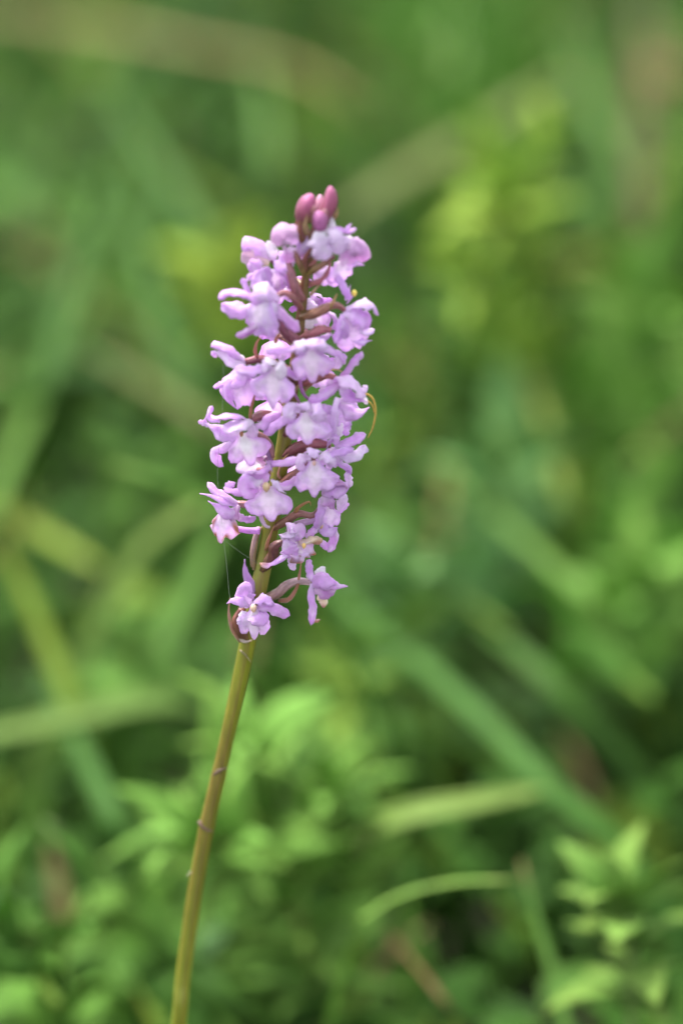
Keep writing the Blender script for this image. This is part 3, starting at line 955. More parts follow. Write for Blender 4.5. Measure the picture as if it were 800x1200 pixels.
# ---- left bud and hooded floret behind
f = flower([(ax(325), 325, 4), (350, 306, 12), (344, 294, 10)], (2.5, 4, 4, 3))
dor(f, [(345, 287, 6), (339, 275, 13), (329, 276, 14), (325, 289, 12)], 26, N=(-.2, .2, 1), phi=1.4, col=(.70, .40, .68), basec=PALE, tipc=(.68, .36, .64))
pet(f, [(345, 290, 10), (340, 299, 15), (332, 300, 13)], 24, N=(-.1, -.2, 1), phi=1.0, col=(.66, .36, .64))
pet(f, [(347, 300, 6), (335, 306, 9), (322, 316, 8)], 22, N=(-.1, .1, 1), col=LILAC)
pet(f, [(349, 298, 4), (356, 284, 9), (362, 271, 8)], 19, N=(0, .1, 1), col=(.55, .30, .68))
pet(f, [(352, 304, 2), (360, 290, 6), (368, 278, 4)], 18, N=(.1, .1, 1), col=(.58, .30, .64))
bract([(358, 318, 9), (357, 306, 14), (362, 294, 15), (369, 288, 13)], 10, (.30, .11, .07), parent=f)
bract([(362, 312, 9), (370, 304, 14), (375, 293, 14)], 9, (.32, .13, .08), parent=f)
f = flower([(ax(340), 340, -6), (340, 325, -10), (318, 305, -10)], (2.5, 4, 3.5, 2.5))
dor(f, [(318, 303, -6), (306, 290, 0), (292, 285, 1), (283, 295, 0)], 19, N=(-.2, .7, .8), phi=1.2, col=LILAC, basec=PALE)
pet(f, [(316, 306, -8), (302, 304, -10), (290, 300, -9), (284, 297, -8)], 18, N=(-.1, -.3, 1), phi=-.8, col=(0.70, 0.52, 0.62), basec=CREAM)
pet(f, [(306, 306, -2), (299, 312, 0), (292, 319, 0)], 18, N=(-.2, .2, 1), col=LILAC)
pet(f, [(322, 304, -4), (318, 294, -2), (312, 282, -3)], 14, N=(.1, .1, 1), prof='oval', col=WHITE, basec=PALE, tipc=WHITE)
sep(f, [(316, 316, 4), (328, 318, 6), (336, 326, 7), (341, 340, 6)], 9, N=(.3, .6, .6))
pet(f, [(322, 322, -12), (325, 332, -12), (332, 338, -12)], 17, N=(0, .2, 1), col=PALE)
lip(f, (318, 318, -8), (330, 345, -14), 24, N=(.2, 0, 1))

# ---- large left floret
f = flower([(ax(362), 362, 4), (344, 349, 16), (334, 343, 18), (325, 347, 20)], (4, 5.5, 4.5, 3.5), (0.24, .09, .07), (.36, .14, .17))
tube('ovary', f, [(ax(352), 352, 8), (346, 338, 12), (341, 320, 12), (338, 308, 10)], (4.5, 5.5, 5, 3), ROSE, (.36, .14, .19), M_OVARY, rib=.10, twist=2, sides=24, streak=(.13, .09, .03))
dor(f, [(328, 349, 24), (314, 338, 34), (302, 345, 36), (296, 356, 32)], 24, N=(-.1, .7, .8), phi=1.1, col=PALE, basec=PALE, tipc=LILAC)
sep(f, [(300, 352, 24), (286, 343, 26), (268, 340, 22), (257, 346, 18), (256, 352, 17)], 15, N=(-.1, .8, .7), phi=1.0)
pet(f, [(304, 360, 22), (286, 363, 22), (270, 359, 18), (259, 356, 14)], 21, N=(-.2, .4, 1), prof='blunt', col=LILAC)
sep(f, [(321, 352, 28), (330, 366, 34), (341, 379, 34), (352, 388, 30)], 13, N=(.3, .4, 1), col=(.63, .36, .72))
lip(f, (312, 347, 34), (296, 398, 30), 42, N=(-.4, .2, 1), bulge=.26, lobes=.7, white=.6)
pet(f, [(312, 352, 36), (318, 364, 38), (314, 380, 34)], 17, N=(.3, .2, 1), col=PALE, prof='blunt')
pet(f, [(303, 374, 34), (292, 386, 36), (276, 394, 32)], 11, N=(-.1, .6, .9), prof='blunt', phi=1.5, col=(.55, .25, .62))
pet(f, [(305, 376, 38), (306, 383, 40), (301, 392, 36)], 10, N=(0, .2, 1), prof='oval')
sep(f, [(296, 350, 22), (288, 338, 20), (283, 325, 16)], 7, phi=.8)
pet(f, [(288, 330, 15), (296, 322, 14), (302, 322, 12)], 7, prof='lance')
pet(f, [(301, 346, 26), (301, 332, 22), (305, 316, 16)], 13, N=(-.2, .1, 1), prof='blunt', col=(.60, .34, .70))
pet(f, [(312, 342, 24), (314, 330, 20), (313, 312, 14)], 12, prof='blunt', col=(.58, .32, .70))
pet(f, [(312, 380, 34), (318, 390, 36), (320, 396, 34)], 10, prof='tri', col=LILAC)
# maroon ovaries below it
tube('ovary', orchid, [(ax(402), 402, 6), (336, 392, 16), (327, 378, 20), (320, 370, 20)], (4.5, 5.5, 5, 4), MAROON, (.30, .10, .16), M_OVARY, rib=.10, twist=2, sides=24, streak=(.13, .09, .03))
tube('ovary', orchid, [(ax(408), 408, 8), (346, 398, 16), (336, 384, 15), (331, 372, 12)], (4, 5, 4.5, 3), ROSE, (.36, .13, .2), M_OVARY, rib=.10, twist=2, sides=24, streak=(.13, .09, .03))
bract([(322, 402, 22), (324, 396, 25), (328, 390, 25), (329, 389, 24)], 6, (.42, .19, .08))

# ---- right upper floret with drawn-out hood
f = flower([(ax(372), 372, 4), (372, 366, 14), (386, 359, 18), (396, 358, 18), (404, 364, 16)], (4, 6.5, 6.5, 4.5, 3), (.24, .14, .06), (.36, .13, .14))
bract([(386, 362, 22), (391, 352, 24), (395, 344, 22)], 6, (.52, .33, .12), parent=f)
dor(f, [(404, 363, 16), (420, 354, 22), (436, 356, 20), (443, 370, 16)], 20, N=(.1, .8, .7), phi=1.1, col=PALE, basec=PALE, tipc=LILAC)
pet(f, [(402, 366, 18), (416, 366, 25), (428, 373, 23), (433, 384, 18)], 24, N=(.2, .3, 1), phi=.9, col=LILAC, basec=PALE)
lip(f, (402, 370, 16), (424, 412, 14), 40, N=(.3, .1, 1), bulge=.22, white=.4, lobes=.9)
pet(f, [(420, 386, 14), (430, 388, 13), (438, 385, 10)], 10, prof='oval', col=PALE)
pet(f, [(412, 398, 18), (424, 400, 18), (437, 400, 14)], 11, N=(.1, .5, 1), prof='lance', col=LILAC)
sep(f, [(401, 368, 20), (399, 380, 24), (395, 392, 24), (392, 402, 22)], 10, N=(-.2, 0, 1))
sep(f, [(383, 366, 2), (391, 369, 4), (395, 378, 6), (390, 386, 6)], 8, N=(.3, .5, .8))
pet(f, [(402, 376, 26), (404, 386, 27), (403, 398, 24)], 8, prof='blunt')
column(f, (415, 344, 10), 3.2, (.80, .66, .16))
tube('filament', f, [(406, 356, 10), (411, 350, 10), (414, 346, 10)], (.8, .8, .8), LILAC, LILAC, M_PETAL, n=6, sides=6)
f = flower([(ax(398), 398, 4), (366, 391, 14), (376, 386, 16), (388, 387, 16)], (4, 6, 6, 4), (.26, .09, .09), (.42, .14, .18))
pet(f, [(358, 384, -8), (364, 374, -6), (370, 366, -8)], 14, prof='oval', col=WHITE)
pet(f, [(370, 362, -4), (362, 355, -4), (352, 350, -8)], 14, prof='oval', col=PALE)
sep(f, [(388, 390, 10), (378, 396, 14), (366, 398, 14)], 9)

# ---- front floret (upper centre)
f = flower([(ax(425), 425, 6), (360, 404, 22), (363, 402, 34)], (4, 6, 5, 4), MAROON, ROSE)
lip(f, (364, 407, 46), (366, 448, 46), 44, N=(0, .25, 1), bulge=.16)
dor(f, [(364, 402, 36), (364, 397, 47), (364, 404, 54), (364, 410, 55)], 17, N=(0, .9, .5), phi=1.2, col=PALE)
pet(f, [(360, 402, 42), (354, 401, 48), (352, 409, 51), (355, 415, 50)], 14, N=(-.4, .4, 1), col=PALE, tipc=LILAC)
pet(f, [(368, 402, 42), (375, 400, 48), (378, 408, 51), (375, 415, 50)], 15, N=(.4, .4, 1), col=PALE, tipc=LILAC)
sep(f, [(358, 405, 42), (345, 406, 46), (328, 410, 42), (312, 411, 36)], 13, N=(0, .6, .8))
sep(f, [(371, 404, 42), (384, 408, 46), (396, 414, 40), (405, 423, 30)], 13, N=(.1, .6, .8))
pet(f, [(398, 416, 22), (396, 424, 22), (390, 433, 20)], 11, prof='oval', col=PALE)
pet(f, [(393, 412, 18), (402, 420, 18), (404, 428, 16)], 10, prof='oval', col=LILAC)
spur(f, [(362, 414, 30), (352, 440, 22), (356, 462, 18), (372, 474, 22)])

# ---- front-left floret
f = flower([(ax(447), 447, 6), (326, 432, 24), (320, 427, 32)], (4, 6, 5, 4), MAROON, ROSE)
lip(f, (322, 430, 42), (319, 478, 44), 45, N=(-.05, .25, 1), bulge=.17)
dor(f, [(320, 428, 34), (318, 420, 42), (316, 420, 48), (320, 427, 51)], 14, N=(0, .8, .6), phi=1.1, col=WHITE)
pet(f, [(324, 427, 42), (329, 426, 50), (331, 437, 52), (329, 446, 49)], 15, N=(.3, .3, 1), col=WHITE)
pet(f, [(318, 428, 42), (312, 427, 48), (309, 436, 49)], 13, N=(-.3, .3, 1), col=PALE)
sep(f, [(316, 430, 42), (302, 432, 47), (288, 434, 44), (276, 431, 38)], 14, N=(0, .5, .9))
sep(f, [(327, 430, 38), (338, 434, 40), (348, 440, 34), (360, 441, 26)], 12, N=(.1, .5, .9))
spur(f, [(322, 436, 34), (334, 452, 22), (345, 462, 20), (352, 474, 22)])

# ---- left floret in profile
f = flower([(ax(436), 436, 2), (318, 425, 10), (304, 421, 16), (288, 424, 16)], (4, 6, 6, 4), MAROON, (.30, .09, .13))
bract([(302, 420, 20), (299, 411, 22), (301, 401, 21), (306, 395, 20)], 6, (.38, .13, .06), parent=f)
dor(f, [(288, 424, 18), (274, 412, 22), (260, 404, 19), (250, 402, 15), (247, 407, 13)], 13, N=(0, .8, .7), phi=1.2)
pet(f, [(288, 426, 18), (276, 424, 23), (262, 416, 20), (250, 412, 14)], 24, N=(-.2, .2, 1), prof='tri', col=PALE, basec=WHITE)
pet(f, [(250, 411, 14), (251, 416, 14), (254, 419, 13)], 7, prof='oval')
lip(f, (284, 428, 18), (277, 482, 20), 42, N=(-.35, .15, 1), bulge=.22, white=.6)
pet(f, [(288, 436, 24), (281, 446, 29), (270, 452, 26)], 16, N=(-.1, .5, .9), prof='oval', col=LILAC)
sep(f, [(272, 446, 20), (262, 449, 20), (251, 454, 16)], 9, tipc=DEEP)
pet(f, [(268, 444, 26), (266, 458, 28), (272, 472, 26), (279, 480, 26)], 12, N=(-.5, .1, 1), prof='lance')
pet(f, [(290, 442, 14), (296, 454, 14), (297, 470, 12)], 14, N=(.2, .1, 1), prof='hood', col=PALE)

# ---- left floret with twisted upper petals
f = flower([(ax(500), 500, 2), (320, 489, 12), (305, 487, 20), (292, 494, 22)], (4, 6.5, 7, 4), MAROON, (.28, .09, .12))
bract([(293, 490, 26), (294, 480, 27), (297, 468, 25), (301, 457, 23)], 6, (.38, .13, .06), parent=f)
dor(f, [(293, 494, 24), (280, 487, 33), (264, 486, 32), (252, 489, 27), (246, 486, 22)], 13, N=(0, .9, .6), phi=1.1)
sep(f, [(258, 494, 25), (247, 490, 22), (246, 483, 20), (249, 475, 18)], 7, phi=1.2)
pet(f, [(284, 508, 24), (266, 507, 28), (252, 502, 24), (240, 496, 18)], 24, N=(-.3, .3, 1), prof='lance', col=LILAC, basec=PALE, tipc=PALE)
sep(f, [(246, 499, 20), (239, 496, 18), (233, 494, 16)], 6)
pet(f, [(242, 498, 20), (240, 494, 19), (240, 489, 18)], 5, prof='lance')
pet(f, [(294, 492, 28), (284, 495, 39), (270, 499, 38), (262, 497, 34)], 21, N=(-.1, .8, .8), prof='hood', col=PALE, basec=WHITE)
pet(f, [(293, 494, 30), (297, 506, 34), (294, 518, 30)], 12, N=(.3, .2, 1), prof='blunt', col=PALE)
lip(f, (284, 508, 30), (294, 545, 36), 46, N=(-.1, .35, 1), bulge=.2, side=(1, 0, 0))
column(f, (283, 509, 34), 2.6, (.35, .15, .10))
sep(f, [(276, 516, 26), (262, 524, 27), (251, 530, 24), (255, 540, 22), (262, 547, 22)], 11, N=(-.2, .3, 1), phi=.9)
sep(f, [(296, 500, 28), (308, 496, 32), (318, 490, 30), (328, 486, 26)], 15, N=(0, .5, .9), phi=.9)
tube('spur', f, [(294, 506, 18), (308, 512, 18), (317, 522, 16), (320, 536, 12)], (4, 4, 3.5, 2), (.30, .15, .14), (.34, .18, .18), M_OVARY)
tube('spur', f, [(296, 514, 12), (306, 519, 13), (313, 529, 12), (317, 540, 10)], (3.6, 3.6, 3, 2), (.40, .27, .42), (.40, .26, .44), M_PETAL)
# soft pale floret at the back
f = flower([(ax(560), 560, -6), (316, 552, -22), (302, 550, -34)], (3.5, 5, 4, 3), MAROON, ROSE)
lip(f, (310, 542, -40), (276, 552, -44), 42, N=(-.1, .2, 1), bulge=.1)
pet(f, [(308, 548, -34), (300, 560, -34), (288, 566, -36)], 24, prof='hood', col=PALE)
dor(f, [(310, 545, -24), (306, 536, -16), (314, 532, -8), (317, 541, -4)], 15, col=(.36, .16, .34))

# ---- front floret, centre (frilly)
f = flower([(ax(510), 510, 6), (350, 488, 24), (354, 480, 34)], (4, 6, 5, 4), MAROON, ROSE)
lip(f, (358, 483, 44), (360, 520, 50), 46, N=(.05, .35, 1), bulge=.17, ruffle=.12)
dor(f, [(355, 480, 38), (354, 473, 46), (357, 472, 53), (361, 480, 57)], 18, N=(0, .9, .5), phi=1.1, col=PALE, ruffle=.14)
pet(f, [(352, 480, 44), (343, 478, 50), (338, 487, 52), (341, 497, 50)], 16, N=(-.4, .3, 1), col=PALE, tipc=LILAC, ruffle=.14)
pet(f, [(360, 480, 44), (370, 478, 50), (375, 488, 52), (371, 496, 50)], 18, N=(.4, .3, 1), col=PALE, ruffle=.14)
sep(f, [(346, 484, 40), (335, 491, 42), (322, 500, 38), (310, 508, 32)], 14, N=(0, .4, .9), phi=.9)
sep(f, [(366, 482, 36), (377, 478, 36), (390, 480, 30)], 13, N=(.1, .6, .8))
pet(f, [(378, 482, 14), (382, 498, 14), (378, 516, 12)], 26, N=(.1, .1, 1), prof='hood', col=PALE)

# ---- right floret with raised arm
f = flower([(ax(452), 452, 2), (368, 445, 14), (382, 440, 20), (394, 443, 24)], (3.5, 5.5, 5, 3.5), (.26, .09, .07), (.38, .14, .14))
bract([(352, 460, 8), (362, 452, 10), (372, 446, 12)], 7, (.36, .26, .09), parent=f)
bract([(374, 442, 14), (384, 434, 20), (395, 433, 22), (402, 437, 22)], 5, (.60, .42, .14), parent=f)
dor(f, [(393, 442, 26), (406, 442, 38), (419, 450, 36), (428, 464, 28)], 26, N=(.3, .6, .8), phi=1.2, col=PALE, basec=LILAC, tipc=PALE)
sep(f, [(398, 443, 28), (406, 433, 30), (416, 420, 26), (425, 411, 22)], 13, N=(-.3, .3, .9), phi=1.2, basec=(.66, .34, .68))
sep(f, [(400, 446, 32), (388, 456, 37), (374, 466, 34), (360, 472, 28)], 14, N=(0, .4, .9), basec=(.66, .34, .68))
pet(f, [(398, 452, 32), (408, 462, 36), (420, 466, 32), (430, 471, 26)], 17, N=(.2, .2, 1), prof='lance', col=LILAC, basec=PALE)
pet(f, [(422, 458, 28), (427, 454, 26), (425, 450, 24)], 8, prof='oval', col=PALE)
pet(f, [(424, 464, 26), (428, 470, 24), (431, 474, 22)], 7, prof='oval', col=WHITE)
lip(f, (400, 466, 24), (408, 502, 20), 34, N=(.4, .1, 1), bulge=.2, white=.5)
pet(f, [(398, 474, 28), (412, 482, 30), (424, 481, 24), (433, 478, 18)], 22, N=(.1, .3, 1), prof='lance', col=LILAC)
sep(f, [(396, 466, 34), (391, 480, 36), (391, 496, 33), (388, 511, 29)], 11, N=(-.2, .1, 1), col=PALE, tipc=PALE)
sep(f, [(410, 492, 20), (407, 500, 20), (405, 510, 18)], 9)
pet(f, [(394, 494, 14), (398, 504, 12), (396, 514, 10)], 12, prof='oval', col=WHITE)
pet(f, [(380, 452, 0), (378, 460, -2), (374, 470, -4)], 10, prof='oval', col=PALE)

# ---- right floret, two arms to the right
f = flower([(ax(535), 535, 4), (350, 524, 16), (368, 520, 22), (388, 522, 24)], (4.5, 7.5, 7, 4), MAROON, (.34, .10, .13))
dor(f, [(384, 524, 26), (387, 514, 34), (392, 513, 38), (393, 522, 39)], 12, N=(0, .8, .6))
sep(f, [(392, 523, 28), (404, 519, 30), (418, 514, 26), (430, 511, 22)], 12, N=(0, .5, .9))
pet(f, [(394, 530, 26), (408, 534, 28), (420, 530, 24), (429, 521, 18)], 15, N=(.1, .4, 1), prof='blunt', col=PALE)
sep(f, [(390, 530, 22), (398, 542, 22), (408, 549, 18), (409, 558, 16)], 9, N=(0, .4, .9))
sep(f, [(408, 550, 16), (407, 560, 16), (410, 571, 14)], 9, col=PALE)
lip(f, (388, 524, 12), (384, 552, 2), 30, N=(.2, .1, 1))
bract([(343, 532, 12), (352, 528, 18), (364, 521, 20), (367, 514, 18)], 12, (.28, .09, .08), parent=f)

# ---- front floret, centre right
f = flower([(ax(572), 572, 6), (358, 548, 24), (367, 538, 34)], (5, 7.5, 6, 4), (.20, .08, .05), ROSE)
lip(f, (368, 540, 46), (369, 584, 48), 46, N=(.02, .22, 1), bulge=.15, lobes=1.1)
dor(f, [(369, 534, 38), (369, 526, 46), (368, 529, 53), (368, 537, 56)], 15, N=(0, .9, .5), phi=1.1, col=PALE)
pet(f, [(364, 536, 44), (354, 536, 50), (352, 544, 53), (357, 549, 52)], 13, N=(-.4, .4, 1), col=PALE, tipc=LILAC)
pet(f, [(373, 536, 44), (381, 534, 50), (388, 541, 52), (386, 548, 50)], 14, N=(.4, .4, 1), col=PALE, tipc=LILAC)
sep(f, [(360, 537, 44), (345, 538, 47), (328, 543, 43), (312, 541, 38)], 11, N=(0, .5, .9), phi=1.4)
sep(f, [(376, 534, 42), (390, 531, 45), (404, 527, 40), (415, 525, 34)], 12, N=(.1, .6, .8))
column(f, (368, 543, 50), 2.4, (.82, .62, .60))

# ---- front-left open floret with visible column
f = flower([(ax(605), 605, 6), (320, 582, 22), (313, 570, 36)], (4, 6, 5, 4), (.24, .12, .05), ROSE)
lip(f, (314, 570, 44), (316, 612, 50), 50, N=(-.02, .3, 1), bulge=.14, lobes=.9)
dor(f, [(312, 566, 42), (307, 556, 48), (306, 550, 54), (307, 556, 58)], 28, N=(0, .5, .9), phi=.9, col=LILAC)
pet(f, [(308, 562, 46), (296, 562, 52), (291, 572, 54), (297, 584, 51)], 21, N=(-.35, .2, 1), phi=.5, col=LILAC, basec=WHITE)
pet(f, [(284, 557, 47), (291, 560, 51), (298, 566, 52)], 12, N=(-.2, .3, 1), prof='oval', col=LILAC)
pet(f, [(318, 562, 48), (323, 566, 54), (329, 573, 53), (335, 579, 50)], 9, N=(.3, .3, 1), prof='lance', col=PALE)
column(f, (312, 571, 51), 4.6, (.82, .66, .46))
sep(f, [(305, 572, 38), (292, 575, 42), (278, 576, 40), (262, 572, 34)], 12, N=(0, .5, .9))
pet(f, [(264, 574, 34), (268, 568, 33), (276, 565, 30)], 9, prof='oval', col=LILAC)
sep(f, [(321, 566, 40), (331, 569, 40), (341, 566, 36), (350, 560, 32)], 12, N=(.1, .5, .9))
spur(f, [(314, 590, 34), (306, 604, 30), (311, 616, 34), (316, 618, 36)], 3.2, (.62, .48, .60))

# ---- left floret with a browned lip
f = flower([(ax(608), 608, 2), (304, 596, 16), (291, 592, 22), (278, 590, 24)], (3.5, 5.5, 5.5, 4), (.26, .12, .07), (.42, .20, .22))
dor(f, [(280, 590, 26), (266, 582, 31), (252, 574, 27), (243, 565, 22)], 11, N=(0, .7, .8), prof='blunt', phi=1.2)
sep(f, [(280, 594, 28), (264, 588, 34), (248, 582, 30), (234, 579, 24)], 10, N=(-.1, .6, .8), prof='lance')
pet(f, [(280, 594, 28), (270, 600, 36), (258, 596, 34), (244, 587, 28)], 17, N=(-.2, .3, 1), prof='lance', col=LILAC)
pet(f, [(279, 592, 30), (274, 604, 36), (268, 616, 32)], 14, N=(-.2, .2, 1), prof='lance', col=(.58, .28, .60))
lip(f, (264, 596, 30), (258, 636, 26), 36, N=(-.15, .15, 1), bulge=.2, edge=BROWN, white=.9, crumple=4, ruffle=.14)
sep(f, [(276, 600, 24), (284, 606, 27), (292, 608, 26), (300, 606, 22)], 11, N=(0, .5, .9))
spur(f, [(304, 622, 16), (292, 622, 18), (280, 620, 18), (266, 617, 16)], 4.2, (.58, .32, .66))

# ---- right floret in profile, hood and hanging arms
f = flower([(ax(622), 622, 4), (336, 610, 12), (350, 602, 18), (366, 604, 20), (376, 594, 22)], (3.5, 5.5, 5.5, 4, 3), (.22, .11, .06), (.26, .11, .12))
bract([(344, 604, 18), (348, 596, 22), (356, 590, 22), (363, 588, 20), (364, 593, 19)], 7, (.46, .22, .07), parent=f)
spur(f, [(374, 606, 14), (362, 611, 14), (348, 614, 12), (336, 622, 10)], 4.5, (.62, .48, .58))
dor(f, [(377, 578, 26), (388, 564, 35), (400, 563, 33), (406, 572, 27)], 17, N=(.1, .8, .7), phi=1.2, col=(.62, .30, .62))
pet(f, [(377, 576, 28), (389, 575, 37), (400, 575, 33), (406, 566, 26)], 17, N=(.1, .2, 1), prof='blunt', col=LILAC)
pet(f, [(379, 580, 28), (386, 588, 36), (392, 598, 30)], 24, N=(.1, .2, 1), prof='tri', col=(.60, .30, .64))
sep(f, [(376, 584, 28), (375, 598, 32), (372, 611, 31), (370, 623, 27)], 10, N=(-.1, 0, 1))
lip(f, (386, 590, 20), (386, 624, 18), 28, N=(.3, .1, 1), bulge=.2, lobes=.8, white=.5)
sep(f, [(392, 602, 14), (400, 597, 14), (409, 589, 10)], 7)
pet(f, [(394, 574, 22), (402, 584, 22), (396, 600, 18)], 15, N=(.4, .1, 1), prof='oval', col=PALE)
pet(f, [(376, 612, 22), (384, 622, 26), (395, 618, 22)], 16, N=(.1, .3, 1), prof='oval', col=LILAC)
pet(f, [(392, 618, 20), (391, 632, 20), (384, 646, 18)], 11, N=(.1, .1, 1), prof='blunt', phi=1.3)
pet(f, [(377, 634, 18), (381, 640, 19), (385, 645, 18)], 9, prof='oval', col=LILAC)
column(f, (376, 617, 25), 2.6, (.80, .58, .34))

# ---- withering floret on the stem
f = flower([(ax(668), 668, 6), (320, 652, 18), (322, 640, 26), (334, 634, 28)], (5, 8, 7, 4), (.10, .05, .025), (.16, .05, .06))
bract([(311, 645, 12), (314, 634, 14), (319, 622, 14), (322, 614, 12)], 6, (.42, .22, .08), parent=f)
lip(f, (342, 632, 34), (362, 656, 36), 34, N=(.1, .4, 1), bulge=.22, edge=BROWN, crumple=9, ruffle=.2)
dor(f, [(336, 636, 30), (336, 624, 37), (341, 618, 38), (346, 624, 36)], 17, N=(-.1, .7, .8), col=PALE, crumple=4)
pet(f, [(338, 632, 34), (350, 624, 41), (358, 632, 40)], 19, N=(.1, .5, .9), col=LILAC, crumple=6)
pet(f, [(335, 632, 36), (340, 644, 44), (345, 652, 42)], 18, N=(-.1, .2, 1), col=LILAC, crumple=6)
pet(f, [(350, 636, 34), (366, 632, 38), (372, 642, 34)], 14, N=(.2, .4, .9), col=CREAM, tipc=(.5, .22, .07), crumple=5)
pet(f, [(346, 646, 36), (351, 655, 37), (349, 662, 34)], 13, N=(0, .1, 1), col=PALE, tipc=(.5, .2, .06), prof='hood', crumple=4)
sep(f, [(341, 646, 36), (333, 652, 39), (324, 657, 35), (314, 661, 28), (304, 661, 22)], 10, N=(0, .5, .9), tipc=(.42, .15, .04), col=LILAC)
pet(f, [(338, 652, 30), (342, 660, 30), (345, 668, 27)], 9, prof='hood', col=PALE)
sep(f, [(358, 630, 30), (366, 622, 30), (372, 618, 26)], 10)
column(f, (356, 640, 43), 2.6, (.84, .66, .22))

# ---- ovary pressed along the stem and its bract
tube('ovary', orchid, [(296, 664, -2), (297, 646, 2), (300, 630, 2), (304, 618, 2)], (2.5, 4, 4, 3), (.26, .16, .10), (.36, .22, .26), M_OVARY, rib=.05, twist=1)
bract([(297, 668, 4), (299, 648, 6), (303, 628, 6), (307, 616, 4)], 5, (.40, .30, .13))

# ---- lowest left floret
f = flower([(ax(750), 750, 0), (284, 744, 12), (278, 730, 16), (284, 714, 22)], (3.5, 7, 7.5, 5), (.24, .12, .06), (.17, .045, .05))
bract([(282, 752, 8), (272, 738, 10), (268, 718, 10), (270, 700, 8)], 6, (.36, .21, .10), parent=f)
bract([(281, 748, 16), (287, 752, 18), (296, 750, 16)], 6, (.60, .50, .44), parent=f)
sep(f, [(296, 704, 14), (293, 690, 10), (288, 672, 6), (286, 655, 2)], 15, N=(-.2, 0, 1), prof='lance', col=(.46, .26, .58), basec=(.46, .26, .58), phi=.9)
dor(f, [(292, 712, 30), (288, 698, 34), (292, 690, 34), (297, 692, 32)], 21, N=(-.1, .4, 1), phi=.8, col=LILAC)
pet(f, [(292, 710, 32), (282, 704, 38), (272, 704, 36), (266, 706, 32)], 15, N=(-.2, .6, .9), prof='lance', col=LILAC)
pet(f, [(296, 706, 34), (306, 700, 42), (316, 702, 40), (322, 706, 34)], 17, N=(.2, .7, .8), prof='hood', col=LILAC)
sep(f, [(300, 712, 36), (314, 710, 43), (328, 716, 40), (340, 722, 34)], 17, N=(.1, .6, .9), phi=.9, prof='blunt')
lip(f, (298, 712, 38), (296, 748, 40), 34, N=(-.05, .25, 1), bulge=.2, white=.6, lobes=1.5)
pet(f, [(290, 722, 38), (302, 726, 48), (316, 722, 44)], 15, N=(0, .5, .9), prof='hood', col=LILAC, basec=PALE)
pet(f, [(286, 716, 34), (284, 726, 38), (287, 736, 36)], 12, N=(-.3, .1, 1), prof='hood', col=PALE)
column(f, (297, 713, 42), 4.0, (.84, .74, .60))

# ---- lowest right floret seen from behind
f = flower([(ax(706), 706, 4), (324, 696, 8), (336, 686, 12), (350, 681, 14), (366, 683, 16)], (3.5, 6, 6.5, 5, 4), (.26, .14, .09), (.50, .33, .38))
bract([(326, 704, 8), (338, 702, 16), (347, 690, 18), (351, 672, 16), (353, 658, 13)], 8, (.42, .19, .10), parent=f, N=(.2, .1, 1))
dor(f, [(363, 684, 16), (374, 678, 26), (388, 681, 24), (396, 686, 18)], 24, N=(.1, .4, 1), phi=1.2, prof='oval', col=LILAC, basec=LILAC)
pet(f, [(376, 686, 20), (390, 685, 22), (400, 687, 18), (408, 688, 12)], 15, N=(.1, .4, 1), prof='tri', col=LILAC)
pet(f, [(368, 690, 16), (380, 694, 20), (394, 692, 14)], 16, N=(0, -.3, 1), prof='oval', col=(.50, .25, .56))
sep(f, [(366, 682, 18), (364, 672, 18), (363, 664, 15), (362, 655, 12)], 10, N=(-.1, 0, 1), phi=1.2)
sep(f, [(365, 684, 20), (364, 700, 22), (366, 716, 19), (364, 733, 15)], 10, N=(-.1, 0, 1), phi=1.2)
pet(f, [(374, 680, 12), (376, 670, 12), (381, 664, 8)], 13, prof='oval', col=WHITE, basec=CREAM)
pet(f, [(374, 696, 8), (378, 704, 10), (379, 712, 8)], 10, prof='oval', col=CREAM, tipc=BROWN)
pet(f, [(366, 726, 16), (371, 728, 15), (376, 726, 13)], 4, prof='oval', col=(.45, .2, .1), basec=LILAC, tipc=BROWN)

# ---- loose bracts and scars along the axis
bract([(331, 562, 10), (326, 556, 14), (331, 540, 16), (340, 530, 15)], 4, (.42, .26, .10))
bract([(341, 462, 9), (350, 452, 12), (358, 447, 12)], 6, (.38, .32, .10))
for y in (700, 655, 598, 552, 502, 455, 405, 352):
    s = 1 if (y // 7) % 2 else -1
    tube('ovary', orchid, [(ax(y), y, 0), (ax(y) + s * 6, y - 10, -12), (ax(y) + s * 10, y - 18, -24)], (3, 5, 5, 3), OLIVE, ROSE, M_OVARY, rib=.10, twist=2, sides=24, streak=(.13, .09, .03))

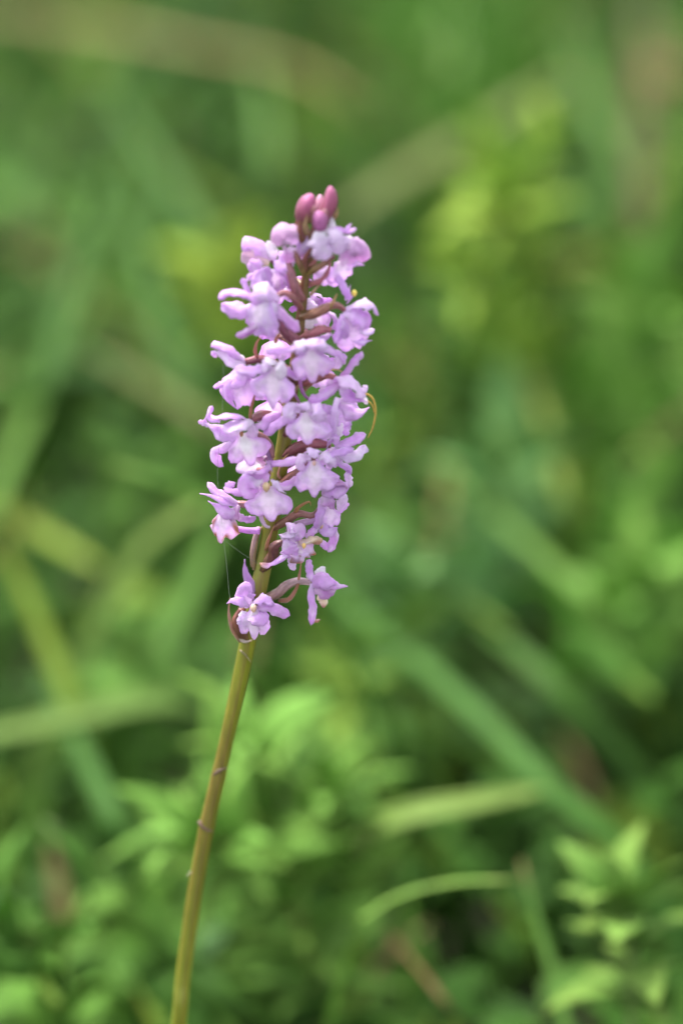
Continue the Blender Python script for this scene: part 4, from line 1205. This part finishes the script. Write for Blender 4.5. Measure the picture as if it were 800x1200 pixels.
# florets on the far side of the spike
def back_floret(x, y, s):
    f = flower([(ax(y + 8), y + 8, -4), ((x + ax(y)) / 2, y, -22), (x, y - 4, -34)], (3, 5, 4.5, 3), OLIVE, ROSE)
    lip(f, (x, y - 4, -40), (x + s * 10, y + 26, -54), 36, N=(s * .4, .1, -1), bulge=.15)
    dor(f, [(x, y - 5, -36), (x + s * 4, y - 15, -42), (x + s * 8, y - 12, -50)], 17, N=(s * .2, .8, -.4), col=PALE)
    sep(f, [(x, y - 3, -36), (x - s * 14, y - 2, -42), (x - s * 28, y + 4, -40)], 12, N=(0, .6, -.7))
    sep(f, [(x, y - 3, -36), (x + s * 12, y - 6, -38), (x + s * 24, y - 8, -34)], 12, N=(0, .6, -.7))
for x, y, s in ((372, 430, 1), (326, 398, -1), (366, 360, 1), (360, 500, 1), (322, 470, -1), (346, 545, 1), (338, 330, -1)):
    back_floret(x, y, s)

# ------------------------------------------------------------------ small things caught on the spike
def strand():
    e_pts = [(421, 462, 24), (430, 462, 22), (437, 468, 20), (440, 482, 18), (437, 500, 16), (431, 513, 14)]
    e = tube('dry_strand', None, e_pts, (1.1, 1.3, 1.3, 1.1, .6), (.55, .36, .08), (.50, .32, .08), M_DRY, n=22, sides=7)
    tag(e, 'thin curled golden dry strand hooked on a floret right of the spike', 'dry strand')
    s2 = tube('fibre', e, [(425, 469, 22), (431, 470, 21), (436, 475, 19), (438.5, 484, 18)], (.8, 1.0, .9, .6), (.60, .42, .10), (.5, .32, .08), M_DRY, n=12, sides=6)
strand()
t = tube('spider_thread', None, [(262, 428, 26), (261, 470, 30), (259, 500, 32), (256, 530, 30), (255, 560, 30), (258, 590, 32), (262, 632, 32), (266, 665, 36), (268, 690, 38), (270, 704, 38)],
         (.28, .28, .28), (.5, .5, .5), (.5, .5, .5), M_SILK, n=30, sides=5)
tag(t, 'long faint spider thread hanging along the left edge of the spike', 'spider thread')
t = tube('spider_thread', None, [(262, 632, 30), (280, 646, 30), (303, 661, 26)], (.22, .22, .22), (.5, .5, .5), (.5, .5, .5), M_SILK, n=10, sides=5)
tag(t, 'short faint spider thread slanting from the browned lip to the stem', 'spider thread')
